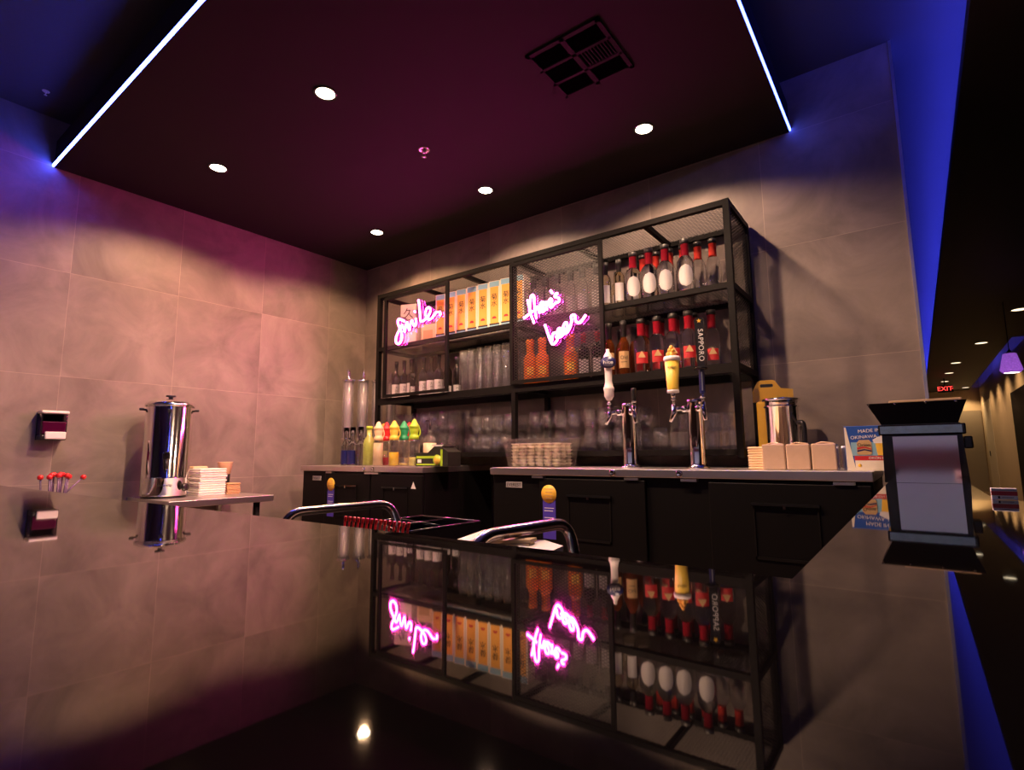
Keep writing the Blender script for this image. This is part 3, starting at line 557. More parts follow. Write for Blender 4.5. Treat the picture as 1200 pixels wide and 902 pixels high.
# ------------------------------------------------------------------ glasses
def glass(name, r0, r1, h, w=.0022, base=.012, up=True, facets=24, m='glass', belly=None):
    def make():
        p = [(0, 0), (r0, 0)]
        if belly: p += [(belly, h * .45)]
        p += [(r1, h), (r1 - w, h)]
        if belly: p += [(belly - w, h * .45)]
        p += [(r0 - w, base), (0, base)]
        if not up: p = [(r, h - z) for r, z in p][::-1]
        b = B().lathe(p, n=facets, smooth=facets > 12); o = b.obj(name, m); return tag(o, '', 'glass')
    return Rep(make)
def glasses(rep, xs, y, z, what, where, grp, jit=.004):
    n = len(xs)
    for i, x in enumerate(xs): rep.put((x, y + random.uniform(-jit, jit), z), random.uniform(0, 6), '%s %s %s' % (nth(i, n), what, where), grp)
pil = glass('beer_glass', .028, .033, .148); pil2 = glass('beer_glass', .024, .034, .140, belly=.035, up=False)
GX = [1.43 + .0725 * i for i in range(7)]
glasses(pil, GX, -.29, ZB, 'tall clear glass,', 'front lower row beside the mesh panel', 'tall glasses beside the mesh panel'); glasses(pil2, GX, -.29, ZB + .1485, 'upturned clear glass,', 'front upper row beside the mesh panel', 'upturned glasses beside the mesh panel')
glasses(pil, [x - .03 for x in GX[1:]], -.16, ZB, 'tall clear glass,', 'rear lower row beside the mesh panel', 'rear tall glasses beside the mesh panel'); glasses(pil2, [x - .03 for x in GX[1:]], -.16, ZB + .1485, 'upturned clear glass,', 'rear upper row beside the mesh panel', 'rear upturned glasses')
tum = glass('tumbler', .034, .038, .142, up=False)
TX = [.79, .88, .97, 1.06, 1.15, 1.24, 1.33]
for yy, nm in ((-.28, 'front'), (-.12, 'rear')):
    glasses(tum, TX, yy, ZL, 'upturned clear tumbler,', nm + ' lower row behind the juices', 'tumblers on the lowest shelf'); glasses(tum, TX, yy, ZL + .1425, 'upturned clear tumbler,', nm + ' upper row behind the juices', 'tumblers stacked on the lowest shelf')
stm = glass('stemless_glass', .026, .034, .118, belly=.042, up=True, base=.022)
SX = [1.50, 1.59, 1.68, 1.77, 1.86]
for yy, nm in ((-.27, 'front'), (-.13, 'rear')):
    glasses(stm, SX, yy, ZL, 'rounded clear glass,', nm + ' lower row left of middle post', 'rounded glasses left of the post'); glasses(stm, [x + .03 for x in SX[:4]], yy, ZL + .1185, 'rounded clear glass,', nm + ' upper row left of middle post', 'rounded glasses stacked left of the post')
MX = [2.00, 2.09, 2.18, 2.27, 2.37, 2.46, 2.55, 2.64, 2.775]
glasses(stm, MX, -.28, ZL, 'rounded clear glass,', 'lower row behind tub and taps', 'rounded glasses behind the tub'); glasses(stm, MX[:8], -.28, ZL + .1185, 'rounded clear glass,', 'upper row behind tub and taps', 'rounded glasses stacked behind the tub')
glasses(stm, MX[4:8], -.14, ZL, 'rounded clear glass,', 'rear lower row behind the taps', 'rear rounded glasses'); glasses(stm, MX[4:8], -.14, ZL + .1185, 'rounded clear glass,', 'rear upper row behind the taps', 'rear rounded glasses stacked')
rok = glass('cut_glass', .034, .041, .088, w=.004, base=.018, facets=10)
RX = [2.875, 2.957, 3.039, 3.121]
for yy, nm in ((-.30, 'front'), (-.19, 'middle'), (-.09, 'rear')):
    glasses(rok, RX, yy, ZL, 'faceted cut glass,', nm + ' lower row by right tap tower', 'cut glasses by the right tap tower'); glasses(rok, RX, yy, ZL + .0885, 'faceted cut glass,', nm + ' upper row by right tap tower', 'cut glasses stacked by the right tap tower')

# tub of cups on the fridge
t = thing('clear_tub', 'clear plastic tub packed with stacked cups on the steel fridge top', 'tub', (2.20, -.52, .022)); q = B()
def ringbox(b, w0, d0, w1, d1, z0, z1, th):
    o = [(-w0, -d0, z0), (w0, -d0, z0), (w0, d0, z0), (-w0, d0, z0), (-w1, -d1, z1), (w1, -d1, z1), (w1, d1, z1), (-w1, d1, z1)]
    i = [(x - math.copysign(th, x), y - math.copysign(th, y), max(z, z0 + th)) for x, y, z in o]
    b.add(o + i, [(0, 1, 5, 4), (1, 2, 6, 5), (2, 3, 7, 6), (3, 0, 4, 7), (3, 2, 1, 0), (8, 12, 13, 9), (9, 13, 14, 10), (10, 14, 15, 11), (11, 15, 12, 8), (8, 9, 10, 11), (4, 5, 13, 12), (5, 6, 14, 13), (6, 7, 15, 14), (7, 4, 12, 15)])
ringbox(q, .158, .09, .178, .11, 0, .148, .003); q.obj('tub', 'clear_plastic', t)
q = B(); q.box(-.195, .195, -.124, -.108, .144, .150); q.box(-.195, .195, .108, .124, .144, .150); q.box(-.195, -.176, -.108, .108, .144, .150); q.box(.176, .195, -.108, .108, .144, .150); q.obj('rim', 'clear_plastic', t)
cup = Rep(lambda: tag(B().lathe([(0, 0), (.016, 0), (.0195, .0125), (.0255, .0135), (.0258, .0170), (.0225, .0172), (0, .0165)], n=14).obj('sauce_cup', 'cup_glow'), '', 'cup'))
NC = ORD
for j in range(3):
    for i in range(6):
        for k in range(7):
            cup.put((2.20 - .132 + i * .053, -.52 - .054 + j * .053, .0265 + k * .0172), 0, 'clear cup %s up, %s stack, %s row in the tub' % (ORD[k], nth(i, 6), ['front', 'middle', 'rear'][j]), 'stacked cups in the tub')

# ------------------------------------------------------------------ beer taps
def tower(x, label):
    t = thing('beer_tower', label, 'beer tap', (x, -.55, .022)); r = .036
    B().lathe([(0, 0), (.050, 0), (.050, .006), (r + .002, .010), (r, .02), (r, .285), (r + .003, .288), (r + .003, .300), (r - .004, .306), (0, .308)], n=28).obj('column', 'chrome', t)
    for s in (-1, 1):
        d = Vector((-.80, -.60, 0)) if s < 0 else Vector((.62, -.78, 0)); f = B(); a = d * (r - .004); e = d * .095
        f.tube([a + Vector((0, 0, .262)), d * .06 + Vector((0, 0, .262))], .016, 12); f.tube([d * .055 + Vector((0, 0, .262)), e + Vector((0, 0, .262))], .010, 12)
        f.tube([e + Vector((0, 0, .285)), e + Vector((0, 0, .245)), e + d * .018 + Vector((0, 0, .205))], [.011, .012, .007], 12); f.tube([e + Vector((0, 0, .28)), e + Vector((0, 0, .325))], .006, 10); f.lathe([(0, 0), (.012, 0), (.013, .006), (.009, .012), (0, .012)], e.x, e.y, .300, 12)
        f.obj('faucet', 'chrome', t)
    return t
def hloc(x, s): d = (-.80, -.60) if s < 0 else (.62, -.78); return (x + d[0] * .095, -.55 + d[1] * .095, .022 + .322)
tower(2.732, 'chrome beer tower with the white round-badged handle on its left'); tower(3.048, 'chrome beer tower with the yellow beer-glass handle on its left')
l = hloc(2.732, -1)
t = thing('tap_handle', 'white beer tap handle with round dark blue badge', 'tap handle', l, face_cam(l[0], l[1])); t.scale = (1.22, 1.22, .93)
B().lathe([(0, 0), (.010, 0), (.014, .012), (.019, .02), (.0185, .045), (.021, .055), (.021, .065), (.017, .072), (.0135, .10), (.014, .15), (.016, .175), (.020, .21), (.016, .235), (.008, .252), (.006, .262), (.007, .268), (0, .272)], n=20).obj('handle_body', 'white_plastic', t)
dq = B().lathe([(0, 0), (.030, 0), (.031, .002), (.031, .006), (0, .007)], n=28).obj('badge', 'navy', t); dq.rotation_euler = (PI / 2, 0, 0); dq.location = (0, -.016, .195)
text('lettering', 'hite', .026, 'white_print', dq, (0, 0, .0075), rot=(0, 0, 0)); B().box(-.018, .018, -.016, -.0145, .0068, .0076).obj('printed_lines', 'gray_print', dq)
l = hloc(3.048, -1); l = (l[0], l[1], .325)
t = thing('tap_handle', 'yellow beer tap handle shaped like a full beer glass with foam', 'tap handle', l, face_cam(l[0], l[1])); t.scale = (1.1, 1.1, 1.15)
B().lathe([(0, .006), (.008, .006), (.012, .02), (.011, .035), (0, .035)], n=14).obj('ferrule', 'chrome', t)
gb = B().lathe([(0, .033), (.022, .033), (.0225, .045), (.029, .155), (0, .155)], n=24).obj('glass_shape', 'yellow_plastic', t)
B().lathe([(0, .028), (.024, .028), (.024, .038), (0, .038)], n=24).obj('base_ring', 'white_plastic', t); B().lathe([(0, .152), (.031, .152), (.0335, .160), (.031, .170), (0, .172)], n=24).obj('foam', 'white_plastic', t)
text('lettering', 'krüst', .017, 'ink', gb, (0, -.0288, .125)); q = B(); rr = random.Random(3)
for k in range(16):
    a = k * 2.4; rad = .016 * math.sqrt(((k * 7) % 16) / 16); z = .176 + (1 - rad / .016) * .034 + rr.uniform(-.003, .003); q.lathe([(0, -.008), (.006, -.005), (.008, 0), (.006, .005), (0, .008)], rad * math.cos(a), rad * math.sin(a), z, 8)
q.obj('crown_figure', 'orange_print', t)
l = hloc(2.732, 1); l = (l[0], l[1], .312)
t = thing('tap_handle', 'short plain black tap handle on the left beer tower', 'tap handle', l); B().lathe([(0, 0), (.007, 0), (.010, .01), (.012, .07), (.011, .078), (0, .08)], n=16).obj('handle_body', 'black_plastic', t); B().lathe([(0, -.012), (.008, -.012), (.008, .002), (0, .002)], n=12).obj('ferrule', 'chrome', t)
l = hloc(3.048, 1)
t = thing('tap_handle', 'tall black tap handle with vertical white lettering on the right beer tower', 'tap handle', l, face_cam(l[0], l[1]))
q = B(); q.prism([(.012 * math.cos(i * PI / 3), .012 * math.sin(i * PI / 3)) for i in range(6)], .0, .10); q.obj('lower_grip', 'navy', t); B().box(-.003, .003, -.0125, -.0105, .01, .09).obj('stripe', 'steel', t)
B().lathe([(0, .100), (.020, .100), (.029, .104), (.029, .109), (.014, .114), (0, .114)], n=24).obj('collar', 'black_gloss', t)
hb = B().prism([(-.015, .112), (.015, .112), (.019, .30), (.021, .318), (.012, .330), (-.012, .330), (-.021, .318), (-.019, .30)], -.012, .012, 1).obj('upper_blade', 'black_plastic', t)
text('lettering', 'SAPPORO', .030, 'white_print', hb, (.003, -.0125, .208), rot=(PI / 2, PI / 2, 0), spacing=1.12); 
n = 10; st = B().prism([((.0105 if i % 2 == 0 else .0045) * math.sin(i * PI / 5), .315 + (.0105 if i % 2 == 0 else .0045) * math.cos(i * PI / 5)) for i in range(10)], -.0132, -.012, 1).obj('star', 'gold_print', hb)

# ------------------------------------------------------------------ right end of the fridge top
pk = Rep(lambda: (lambda t: (B().rbox(-.041, .041, -.04, .04, 0, .098, .005).obj('paper_block', 'wrap', t), B().tube([(-.03, .01, .0985), (-.01, .0, .104), (.012, .004, .101), (.03, -.01, .099)], .0025, 6).obj('twisted_wrap', 'wrap', t), t)[-1])(thing('napkin_pack', '', 'napkins', (0, 0, 0))))
for i, x in enumerate((3.375, 3.461, 3.548)): pk.put((x, -.62, .022), math.radians((2, 0, -1)[i]), '%s of the three film-wrapped brown napkin packs on the fridge top' % ('leftmost', 'middle', 'rightmost')[i], 'wrapped napkin packs')
sheets('napkin_stack', 3.275, 3.345, -.63, -.54, .022, .112, 9, 'cream', 'unwrapped tan napkin stack left of the three wrapped packs', 'napkins', .001)
t = thing('ice_bucket', 'round polished steel bucket with lid and black side handle behind the wrapped packs', 'bucket', (3.375, -.43, .022), face_cam(3.375, -.43))
B().lathe([(0, 0), (.058, 0), (.060, .004), (.064, .255), (.070, .258), (.070, .262), (.064, .264), (.064, .285), (0, .285)], n=32).obj('bucket', 'chrome', t); B().lathe([(.064, .283), (.074, .284), (.075, .290), (.072, .293), (.03, .300), (0, .301)], n=32).obj('lid', 'chrome', t)
q = B(); q.tube(smooth([(.055, -.03, .19), (.075, -.045, .185), (.078, -.047, .13), (.074, -.045, .075), (.055, -.03, .07)], 5), .010, 8); q.obj('side_handle', 'black_plastic', t)
t = thing('amber_caddy', 'amber plastic carrier with a slotted handle behind the steel bucket', 'carrier', (3.295, -.225, .022), math.radians(12))
B().rbox(-.062, .062, -.05, .05, 0, .30, .008).obj('body', 'amber_plastic', t)
q = B(); po = [(-.075, .30), (.095, .30), (.095, .355), (.045, .362), (.022, .398), (.012, .402), (-.042, .402), (-.052, .396), (-.075, .35)]; q.prism(po, -.02, .02, 1); hd = q.obj('carry_handle', 'amber_plastic', t); B().rbox(-.044, .016, -.0215, .0215, .366, .386, .006).obj('hand_slot', 'black_plastic', hd)
t = thing('beer_carton', 'small blue beer carton printed with a can and a full glass', 'carton', (3.705, -.60, .022)); W, H = .088, .158
bx = B().rbox(-W, W, -.06, .06, 0, H, .0015, 1).obj('box', 'blue_print', t); yq = -.0606
B().prism([(-W + .001, 0), (-W + .028, 0), (-W + .006, H - .004), (-W + .001, H - .004)], yq - .0008, yq, 1).obj('pale_flap', 'carton_white', t)
B().box(-W + .027, W, yq - .001, yq, 0, .036).obj('pale_band', 'carton_white', t); B().box(-W + .026, W, yq - .0014, yq, .036, .052).obj('red_band', 'red_print', t); B().box(-W + .018, W, yq - .0004, yq, .052, .10).obj('sky_picture', 'sky_print', t)
text('lettering', 'MADE IN', .017, 'white_print', bx, (-.012, yq - .001, H - .018), rot=(PI / 2, -.06, 0)); text('lettering', 'OKINAWA, JAPAN', .0165, 'white_print', bx, (-.002, yq - .001, H - .038), rot=(PI / 2, -.06, 0))
q = B(); q.prism([(-.050, .056), (-.012, .056), (-.008, .062), (-.008, .098), (-.014, .108), (-.044, .108), (-.052, .098), (-.053, .062)], yq - .0018, yq - .0004, 1); cn = q.obj('printed_can', 'label_tan', t)
text('lettering', 'Orion', .016, 'ink', cn, (-.031, yq - .0022, .090)); B().prism([(-.052, .074), (-.03, .080), (-.009, .073), (-.009, .077), (-.03, .085), (-.052, .081)], yq - .0024, yq - .0018, 1).obj('red_wave', 'red_print', cn); B().prism([(-.052, .066), (-.03, .072), (-.009, .066), (-.009, .071), (-.03, .076), (-.052, .071)], yq - .0024, yq - .0018, 1).obj('blue_wave', 'navy', cn)
q = B(); q.prism([(.008, .054), (.038, .054), (.044, .098), (.003, .098)], yq - .0018, yq - .0004, 1); q.obj('printed_beer_glass', 'gold_print', t); q = B(); q.prism([(.0, .096), (.046, .096), (.05, .112), (.036, .122), (.012, .118), (-.004, .108)], yq - .0020, yq - .0004, 1); q.obj('printed_foam', 'white_print', t)
text('lettering', 'ORION BEER', .011, 'white_print', bx, (.012, yq - .0018, .044)); q = B().lathe([(0, 0), (.006, 0), (.006, .001), (0, .001)], n=14).obj('seal', 'gold_print', t); q.rotation_euler = (PI / 2, 0, 0); q.location = (-.048, yq - .001, .018)
t = thing('foil_pouch', 'small silver foil pouch between the wrapped packs and the beer carton', 'pouch', (3.603, -.54, .022)); q = B().rbox(-.011, .011, -.03, .03, 0, .09, .008).obj('pouch', 'steel', t)

# ------------------------------------------------------------------ left fridge top: juices, syrups, towers
def juice(cap, liquid, fill, glassm='clear_plastic'):
    def make():
        t = thing('juice_bottle', '', 'bottle', (0, 0, 0)); r = .034
        B().lathe([(0, 0), (r - .002, 0), (r, .004), (r, .150), (r - .004, .162), (.0255, .168), (.0255, .172), (.0245, .172), (.0245, .166), (r - .006, .158), (r - .0025, .149), (r - .0025, .004), (0, .003)], n=24).obj('bottle_body', glassm, t)
        B().lathe([(0, .004), (r - .003, .004), (r - .003, fill), (0, fill)], n=24).obj('juice', liquid, t)
        c = B().lathe([(0, .166), (.030, .166), (.031, .180), (.026, .190), (.022, .196), (.026, .206), (.029, .226), (.027, .236), (.033, .240), (.033, .248), (.024, .258), (.010, .285), (.004, .290), (0, .290)], n=20).obj('pour_spout', cap, t)
        q = B(); q.tube(smooth([(.026, -.01, .18), (.036, -.012, .20), (.034, -.012, .225), (.026, -.01, .24)], 4), .004, 6); q.obj('spout_tab', cap, c)
        return t
    return make
Y = -.60
JB = [(0.984, 'cream', 'cream_liquid', .150, 'cream white juice bottle with cream spout, leftmost of the spouted bottles'), (0.975, 'red_plastic', 'red_liquid', .055, 'juice bottle with red spout and a little red juice on the left fridge'),
      (1.139, 'yellow_plastic', 'yellow_liquid', .088, 'juice bottle with yellow spout and bright yellow juice on the left fridge'), (1.148, 'green_plastic', 'pale_liquid', .018, 'nearly empty juice bottle with green spout on the left fridge'),
      (1.325, 'lime_plastic', 'lemon_liquid', .055, 'juice bottle with lime spout and pale lemon juice beside the juice carton')]
for k, (x, cap, liq, f, lab) in enumerate(JB):
    o = juice(cap, liq, f)(); o['label'] = lab; o.location = (x, (-.63, -.555, -.63, -.555, -.63)[k], .022 + ZC); o.rotation_euler = (0, 0, face_cam(x, Y)); o['group'] = 'juice bottles with spouts'
o = juice('orange_plastic', 'pale_liquid', .10)(); o['label'] = 'juice bottle with orange spout hidden behind the cream and red ones'; o.location = (0.819, -.45, .022 + ZC)
o = juice('red_plastic', 'pale_liquid', .05)(); o['label'] = 'juice bottle with a second red spout behind the green-spouted bottle'; o.location = (1.081, -.45, .022 + ZC)
t = thing('syrup_bottle', 'clear syrup bottle with thin pump behind the green and black carton', 'bottle', (1.30, -.47, .022))
B().lathe(prof(.045, .15, .20, .014, .24, .235), n=22).obj('bottle_body', 'clear_plastic', t); B().lathe([(0, .004), (.042, .004), (.042, .145), (0, .145)], n=22).obj('syrup', 'cream_liquid', t); q = B(); q.tube([(0, 0, .23), (0, 0, .29), (-.035, 0, .292)], .005, 8); q.obj('pump', 'black_plastic', t)
for x, lab, lm, gm in ((.60, 'small clear bottle with dark blue label, leftmost on the left fridge', 'navy', 'bottle_clear'), (.672, 'small clear bottle with dark blue label, second on the left fridge', 'navy', 'bottle_clear'), (.762, 'slim clear bottle without label between the blue-label and green bottles', None, 'bottle_clear')):
    o = bottle('syrup_bottle', 'bottle', gm, .034, .265, .125, .165, .016, 'bottle_clear', .05, lm, (.01, .105), 1.3)(
        ) if False else bottle('syrup_bottle', 'bottle', gm, .034, .265, .125, .165, .016, 'bottle_clear', .05, lm, (.01, .105), 1.3).put((x, Y, .022), face_cam(x, Y), lab, 'small clear bottles on the left fridge')
t = thing('green_bottle', 'yellow-green bottle of mashed lime beside the cream juice bottle', 'bottle', (.853, Y, .022))
B().lathe(prof(.043, .15, .20, .020, .255, .25), n=22).obj('bottle_body', 'clear_plastic', t); B().lathe([(0, .004), (.040, .004), (.040, .148), (.03, .18), (.0175, .20), (.0175, .245), (0, .245)], n=22).obj('lime_mash', 'lime_pulp', t); B().lathe([(0, .245), (.022, .245), (.022, .265), (0, .265)], n=16).obj('cap', 'lime_plastic', t)
t = thing('juice_carton', 'black and green lemon juice carton lying on the left fridge', 'carton', (1.505, -.60, .022), math.radians(4))
bx = B().prism([(-.125, 0), (.125, 0), (.125, .085), (.07, .118), (.02, .118), (-.03, .082), (-.125, .082)], -.06, .06, 1).obj('box', 'green_carton', t)
B().box(-.120, .03, -.0612, -.06, .048, .062).obj('green_band', 'lime_plastic', bx); B().box(-.120, .03, -.0612, -.06, .008, .016).obj('green_band', 'lime_plastic', bx); B().box(.07, .085, -.0612, -.06, .004, .10).obj('green_band', 'lime_plastic', bx)
q = B().lathe([(0, 0), (.032, 0), (.032, .001), (0, .001)], n=24).obj('lemon_picture', 'lime_plastic', bx); q.rotation_euler = (PI / 2, 0, 0); q.location = (.045, -.061, .038)
q2 = B().lathe([(0, .001), (.025, .001), (.025, .002), (0, .002)], n=24).obj('lemon_slice', 'yellow_plastic', q)
B().box(-.11, -.08, -.0614, -.06, .022, .042).obj('white_logo', 'white_print', bx); B().prism([(.02, .117), (.075, .117), (.09, .128), (-.01, .128)], -.055, .055, 1).obj('top_flap', 'label_white', bx)
# clear beverage towers in the corner
def make_bt():
    t = thing('drink_tower', '', 'drink dispenser', (0, 0, 0)); r = .042
    B().lathe([(r, .20), (r, .64), (r - .004, .64), (r - .004, .204), (0, .204), (0, .20)], n=28).obj('clear_tube', 'frosted', t); B().lathe([(0, .205), (.026, .205), (.026, .63), (0, .63)], n=18).obj('ice_core', 'white_plastic', t)
    B().lathe([(0, 0), (.048, 0), (.050, .010), (.042, .03), (.020, .06), (.017, .12), (.028, .17), (r + .004, .185), (r + .006, .20), (0, .20)], n=28).obj('base', 'chrome', t)
    B().lathe([(0, .638), (r + .007, .638), (r + .008, .645), (r + .004, .652), (.018, .660), (.010, .672), (.016, .684), (.010, .698), (.014, .708), (.006, .722), (0, .735)], n=28).obj('lid', 'chrome', t)
    q = B(); q.tube([(0, -.03, .175), (0, -.055, .175)], .008, 10); q.tube([(0, -.055, .20), (0, -.055, .14)], [.008, .006], 10); q.obj('tap', 'chrome', t); return t
bt = Rep(make_bt)
for i, (x, y) in enumerate(((.347, -.41), (.410, -.32), (.470, -.23), (.530, -.14))): bt.put((x, y, .0225), face_cam(x, y), '%s of the tall clear drink towers with chrome lids in the corner' % nth(i, 4), 'clear drink towers')

# ------------------------------------------------------------------ just behind the counter edge
def rail(label, pts, r):
    P0 = [Vector(p) for p in pts]; o = P0[0]; L = [p - o for p in P0]
    path = [L[0]] + arc_path(L[0], L[1], L[2], .030) + arc_path(L[1], L[2], L[3], .032) + [L[3]]
    t = thing('chrome_rail', label, 'rail', o); B().tube(path, r, 14).obj('bent_tube', 'rail', t)
    B().lathe([(0, 0), (.022, 0), (.022, .004), (0, .004)], n=18).obj('flange', 'chrome', t).location = L[0]; B().lathe([(0, 0), (.022, 0), (.022, .004), (0, .004)], n=18).obj('flange', 'chrome', t).location = L[3]
rail('bent chrome rail behind the counter edge, the left one in front of the small fridge', [(2.985, -2.475, -.14), (2.990, -2.455, -.005), (3.005, -2.245, -.005), (3.085, -2.255, -.14)], .0075)
rail('bent chrome rail behind the counter edge, the right one beside the white napkins', [(3.415, -2.500, -.14), (3.420, -2.480, -.006), (3.437, -2.305, -.006), (3.50, -2.365, -.14)], .0078)
sk = thing('bar_sink', 'dark bar sink unit behind the counter edge under the chrome rails', 'sink', (2.6, -2.25, FZ)); B().rbox(-1.1, 1.1, -.268, .27, 0, ZC - .142, .004).obj('body', 'black_steel', sk)
t = thing('wire_caddy', 'black open wire tray frame with dividers behind the counter edge', 'tray', (2.94, -2.12, -.09)); q = B(); z = .03
cs = [(-.098, -.027, z), (-.09, .105, z), (.098, .097, z), (.091, -.123, z)]
for a, d in zip(cs, cs[1:] + cs[:1]): q.tube([a, d], .0032, 8)
q.obj('rim', 'magenta_trim', t); q = B(); q.tube([(-.08, .03, z), (.07, .0, z)], .0025, 8); q.tube([(-.005, -.06, z), (0, .08, z)], .0025, 8); q.obj('divider', 'magenta_trim', t)
q = B(); 
for a, d in zip(cs, cs[1:] + cs[:1]): q.add([a, d, (d[0], d[1], -.05), (a[0], a[1], -.05)], [(0, 1, 2, 3)])
q.add([(p[0], p[1], -.05) for p in cs], [(0, 1, 2, 3)]); w = q.obj('tray_wall', 'black_plastic', t); md = w.modifiers.new('thickness', 'SOLIDIFY'); md.thickness = .002
def leaf(name, pts, z0, z1, label):
    cx = sum(p[0] for p in pts) / len(pts); cy = sum(p[1] for p in pts) / len(pts)
    solo(name, B().prism([(p[0] - cx, p[1] - cy) for p in pts], 0, z1 - z0), 'paper', label, 'napkins', (cx, cy, z0))
leaf('napkin_stack', [(3.315, -2.42), (3.272, -2.285), (3.335, -2.285), (3.375, -2.40)], -.142, -.03, 'white napkin stack behind the counter edge, left of the right chrome rail')
leaf('napkin_stack', [(3.452, -2.455), (3.428, -2.385), (3.444, -2.375), (3.486, -2.40), (3.492, -2.43)], -.142, -.02, 'white napkin stack behind the counter edge, under the right chrome rail')
solo('wood_stirrers', B().bar((-.04, -.01, 0), (.04, .01, .006), .02, .004).bar((-.04, -.004, .005), (.04, .014, .011), .02, .004), 'wood', 'thin wooden stirrers lying between the two white napkin stacks', 'stirrers', (3.412, -2.425, -.026))
rs = Rep(lambda: (lambda t: (B().tube([(0, 0, 0), (.022, -.006, .074)], .0015, 8).obj('stem', 'red_plastic', t), B().tube([(.022, -.006, .073), (.0235, -.0062, .079)], .0022, 8).obj('tip', 'red_plastic', t), t)[-1])(thing('red_straw', '', 'straw', (0, 0, 0))))
for i in range(15):
    f = i / 14; rs.put((3.168 + .102 * f, -2.480 + .022 * f, -.075 - .004 * f), 0, '%s in the row of short red straws at the counter edge' % nth(i, 15) if i < 12 or i == 14 else '%s from right in the row of red straws at the counter edge' % ('third' if i == 12 else 'second'), 'red straws at the counter edge')
hd = thing('straw_holder', 'narrow black holder of red straws behind the counter edge', 'holder', (3.222, -2.470, -.142)); B().rbox(-.065, .065, -.016, .024, 0, .075, .003).obj('box', 'black_plastic', hd)
PX = [(-2.178, -.004, -.10), (-2.150, -.003, -.06), (-2.138, .006, -.04), (-2.126, .008, -.02), (-2.114, .004, 0), (-2.102, .009, .02), (-2.090, .007, .05), (-2.080, .003, .08), (-2.068, -.003, .10), (-2.006, -.006, .72)]
def make_pick():
    t = thing('bar_stirrer', '', 'stirrer', (0, 0, 0)); B().tube([(0, 0, -.125), (0, 0, 0)], .0045, 8).obj('stem', 'smoky_stem', t)
    B().lathe([(0, -.004), (.011, -.003), (.013, .004), (.012, .014), (.005, .019), (0, .020)], n=12).obj('red_head', 'red_plastic', t); return t
pk2 = Rep(make_pick)
for i, (y, z, ln) in enumerate(PX):
    o = pk2.put((.28 + .018 * ((i * 2) % 3 - 1), y, z - .012), 0, '%s of the red-headed bar stirrers below the soap dispenser' % nth(i, 10), 'red-headed bar stirrers'); o.rotation_euler = (-ln, 0, 0)
ph = thing('stirrer_cup', 'dark cup of red-headed stirrers on the low steel hand sink', 'cup', (.28, -2.105, -.175)); B().lathe([(0, 0), (.050, 0), (.068, .060), (.065, .060), (.047, .004), (0, .004)], n=22).obj('cup', 'black_plastic', ph)
hs = thing('hand_sink', 'low steel hand sink below the soap dispenser, mostly hidden by the counter', 'sink', (.24, -2.10, FZ)); B().rbox(-.235, .22, -.21, .21, .55, ZC - .176, .006).obj('basin', 'steel', hs); B().rbox(-.2, .18, -.17, .17, 0, .55, .004).obj('pedestal', 'black_steel', hs)

# ------------------------------------------------------------------ dispenser with chrome front on the counter arm
t = thing('napkin_dispenser', 'black counter dispenser with shiny chrome front and flared top near the right', 'dispenser', (3.835, -1.02, 0))
bd = B(); bd.prism([(-.092, 0), (.098, 0), (.090, .165), (-.088, .165)], -.03, .10, 1); bd.obj('body', 'black_gloss', t)
B().box(-.064, .080, -.034, -.030, .0005, .130).obj('chrome_front', 'chrome', t)
B().rbox(-.096, .100, -.046, .085, .134, .163, .003).obj('crossbar', 'black_gloss', t); B().box(-.091, .092, -.048, -.046, .138, .159).obj('crossbar_plate', 'light_blue_bar', t)
q = B(); z0, z1 = .165, .226; a = [(-.088, -.030), (.086, -.030), (.086, .09), (-.088, .09)]; d = [(-.118, -.052), (.108, -.052), (.108, .11), (-.118, .11)]
q.add([(x, y, z0) for x, y in a] + [(x, y, z1) for x, y in d] + [(x * .95, y * .93, z1) for x, y in d] + [(x * .95, y * .9, z0 + .006) for x, y in a],
      [(0, 1, 5, 4), (1, 2, 6, 5), (2, 3, 7, 6), (3, 0, 4, 7), (4, 5, 9, 8), (5, 6, 10, 9), (6, 7, 11, 10), (7, 4, 8, 11), (8, 9, 13, 12), (9, 10, 14, 13), (10, 11, 15, 14), (11, 8, 12, 15), (12, 13, 14, 15), (3, 2, 1, 0)])
q.obj('flared_tray', 'black_plastic', t)
q = B()
for x in (-.112, -.05, .02, .085): q.lathe([(0, -.003), (.003, -.002), (.003, .002), (0, .003)], x, -.0535, .222, 8)
q.obj('rivet', 'chrome', t); B().rbox(.094, .112, -.03, .02, .095, .128, .003).obj('side_latch', 'black_plastic', t)
t = thing('wood_board', 'thin pale wooden board lying on top of the black dispenser', 'board', (3.845, -.99, .2263)); B().rbox(-.075, .09, -.05, .06, 0, .008, .002).obj('board', 'wood', t)
t = thing('table_card', 'small red and white card standing on the counter at the far right', 'card', (3.944, -1.635, 0.0)); t.scale = (.68, 1, .68); B().rbox(-.026, .026, -.005, .005, 0, .030, .001, 1).obj('card', 'white_print', t)
B().box(-.026, .026, -.0058, -.005, .011, .022).obj('red_band', 'red_print', t); B().box(-.025, .025, -.0058, -.005, .023, .028).obj('dark_band', 'gray_print', t); B().box(-.013, -.009, -.006, -.005, .003, .009).obj('mark', 'ink', t); B().box(-.005, .018, -.0058, -.005, .005, .007).obj('printed_lines', 'gray_print', t)

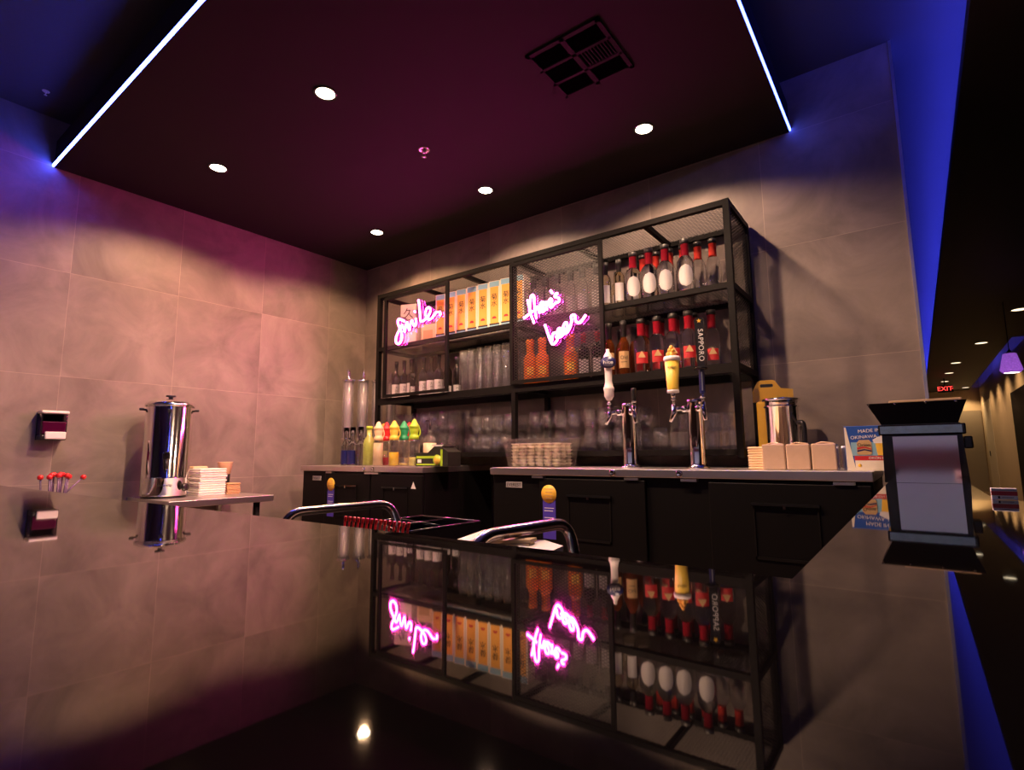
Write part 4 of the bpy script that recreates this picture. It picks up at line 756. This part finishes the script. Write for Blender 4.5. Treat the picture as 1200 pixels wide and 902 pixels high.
# ------------------------------------------------------------------ corridor
t = thing('exit_sign', 'red glowing EXIT sign hanging in the corridor', 'exit sign', (4.43, 12.6, 1.50)); B().rbox(-.13, .15, -.02, .02, -.08, .08, .006).obj('housing', 'black_plastic', t); text('lettering', 'EXIT', .135, 'exit_red', t, (0, -.022, 0), depth=.002)
B().box(-.01, .01, -.01, .01, .08, .24).obj('hanger', 'black_steel', t); B().prism([(.125, -.015), (.145, 0), (.125, .015)], -.022, -.018, 1).obj('arrow', 'exit_red', t)
t = thing('pendant_lamp', 'purple faceted glass pendant lamp hanging at the far right', 'lamp', (4.72, 5.0, .94))
B().lathe([(.072, 0), (.098, .030), (.060, .205), (.056, .215), (.054, .205), (.092, .032), (.068, .004)], n=8, smooth=False, ring=True).obj('glass_shade', 'purple_glass', t); B().lathe([(0, .212), (.058, .212), (.020, .235), (.006, .26), (0, .26)], n=8, smooth=False).obj('cap', 'black_steel', t)
B().tube([(0, 0, .25), (0, 0, .80)], .004, 6).obj('cord', 'black_steel', t); B().lathe([(0, .002), (.066, .002), (.066, .006), (0, .006)], n=8).obj('lens', 'lamp_lens', t)
d = struct('door_1', B().box(5.262, 5.272, 8.35, 10.35, FZ, 1.14), 'black_vinyl', 'black doorway in the tan corridor wall')
d = struct('door_2', B().box(5.262, 5.272, 13.75, 15.35, FZ, 1.32), 'door_white', 'pale door at the far end of the corridor'); q = B(); q.box(-.012 + 5.262, 5.262, 14.9, 15.0, -.02, .10); struct('door_handle', q, 'black_plastic', parent=d)
d = struct('door_3', B().box(4.1, 5.25, 15.97, 16.0, FZ, 1.18), 'door_gray', 'wide gray door in the far corridor wall'); struct('door_handle', B().box(4.86, 5.02, 15.94, 15.97, .30, .36), 'black_plastic', parent=d)

# ------------------------------------------------------------------ world, camera, view
w = bpy.data.worlds.new('World'); S.world = w; w.use_nodes = True; w.node_tree.nodes['Background'].inputs[0].default_value = (.012, .012, .02, 1); w.node_tree.nodes['Background'].inputs[1].default_value = .3
cd = bpy.data.cameras.new('camera'); cam = bpy.data.objects.new('camera', cd); C.objects.link(cam); S.camera = cam
cd.sensor_fit = 'HORIZONTAL'; cd.sensor_width = 36; cd.lens = 630 / 1200 * 36; cd.clip_start = .01
yaw, pit, rol = math.radians(36.81), math.radians(7.428), math.radians(-.423)
fw = Vector((-math.sin(yaw) * math.cos(pit), math.cos(yaw) * math.cos(pit), math.sin(pit))); rt = Vector((math.cos(yaw), math.sin(yaw), 0)); up = rt.cross(fw)
r2 = rt * math.cos(rol) + up * math.sin(rol); u2 = up * math.cos(rol) - rt * math.sin(rol)
cam.matrix_world = Matrix(((r2.x, u2.x, -fw.x, 3.827), (r2.y, u2.y, -fw.y, -2.953), (r2.z, u2.z, -fw.z, .0856 + ZC), (0, 0, 0, 1)))
S.view_settings.view_transform = 'Standard'; S.view_settings.look = 'None'; S.view_settings.gamma = 1; S.view_settings.exposure = 0; S.view_settings.use_curve_mapping = False
S.cycles.max_bounces = 14; S.cycles.transparent_max_bounces = 40; S.cycles.transmission_bounces = 10; S.cycles.glossy_bounces = 6
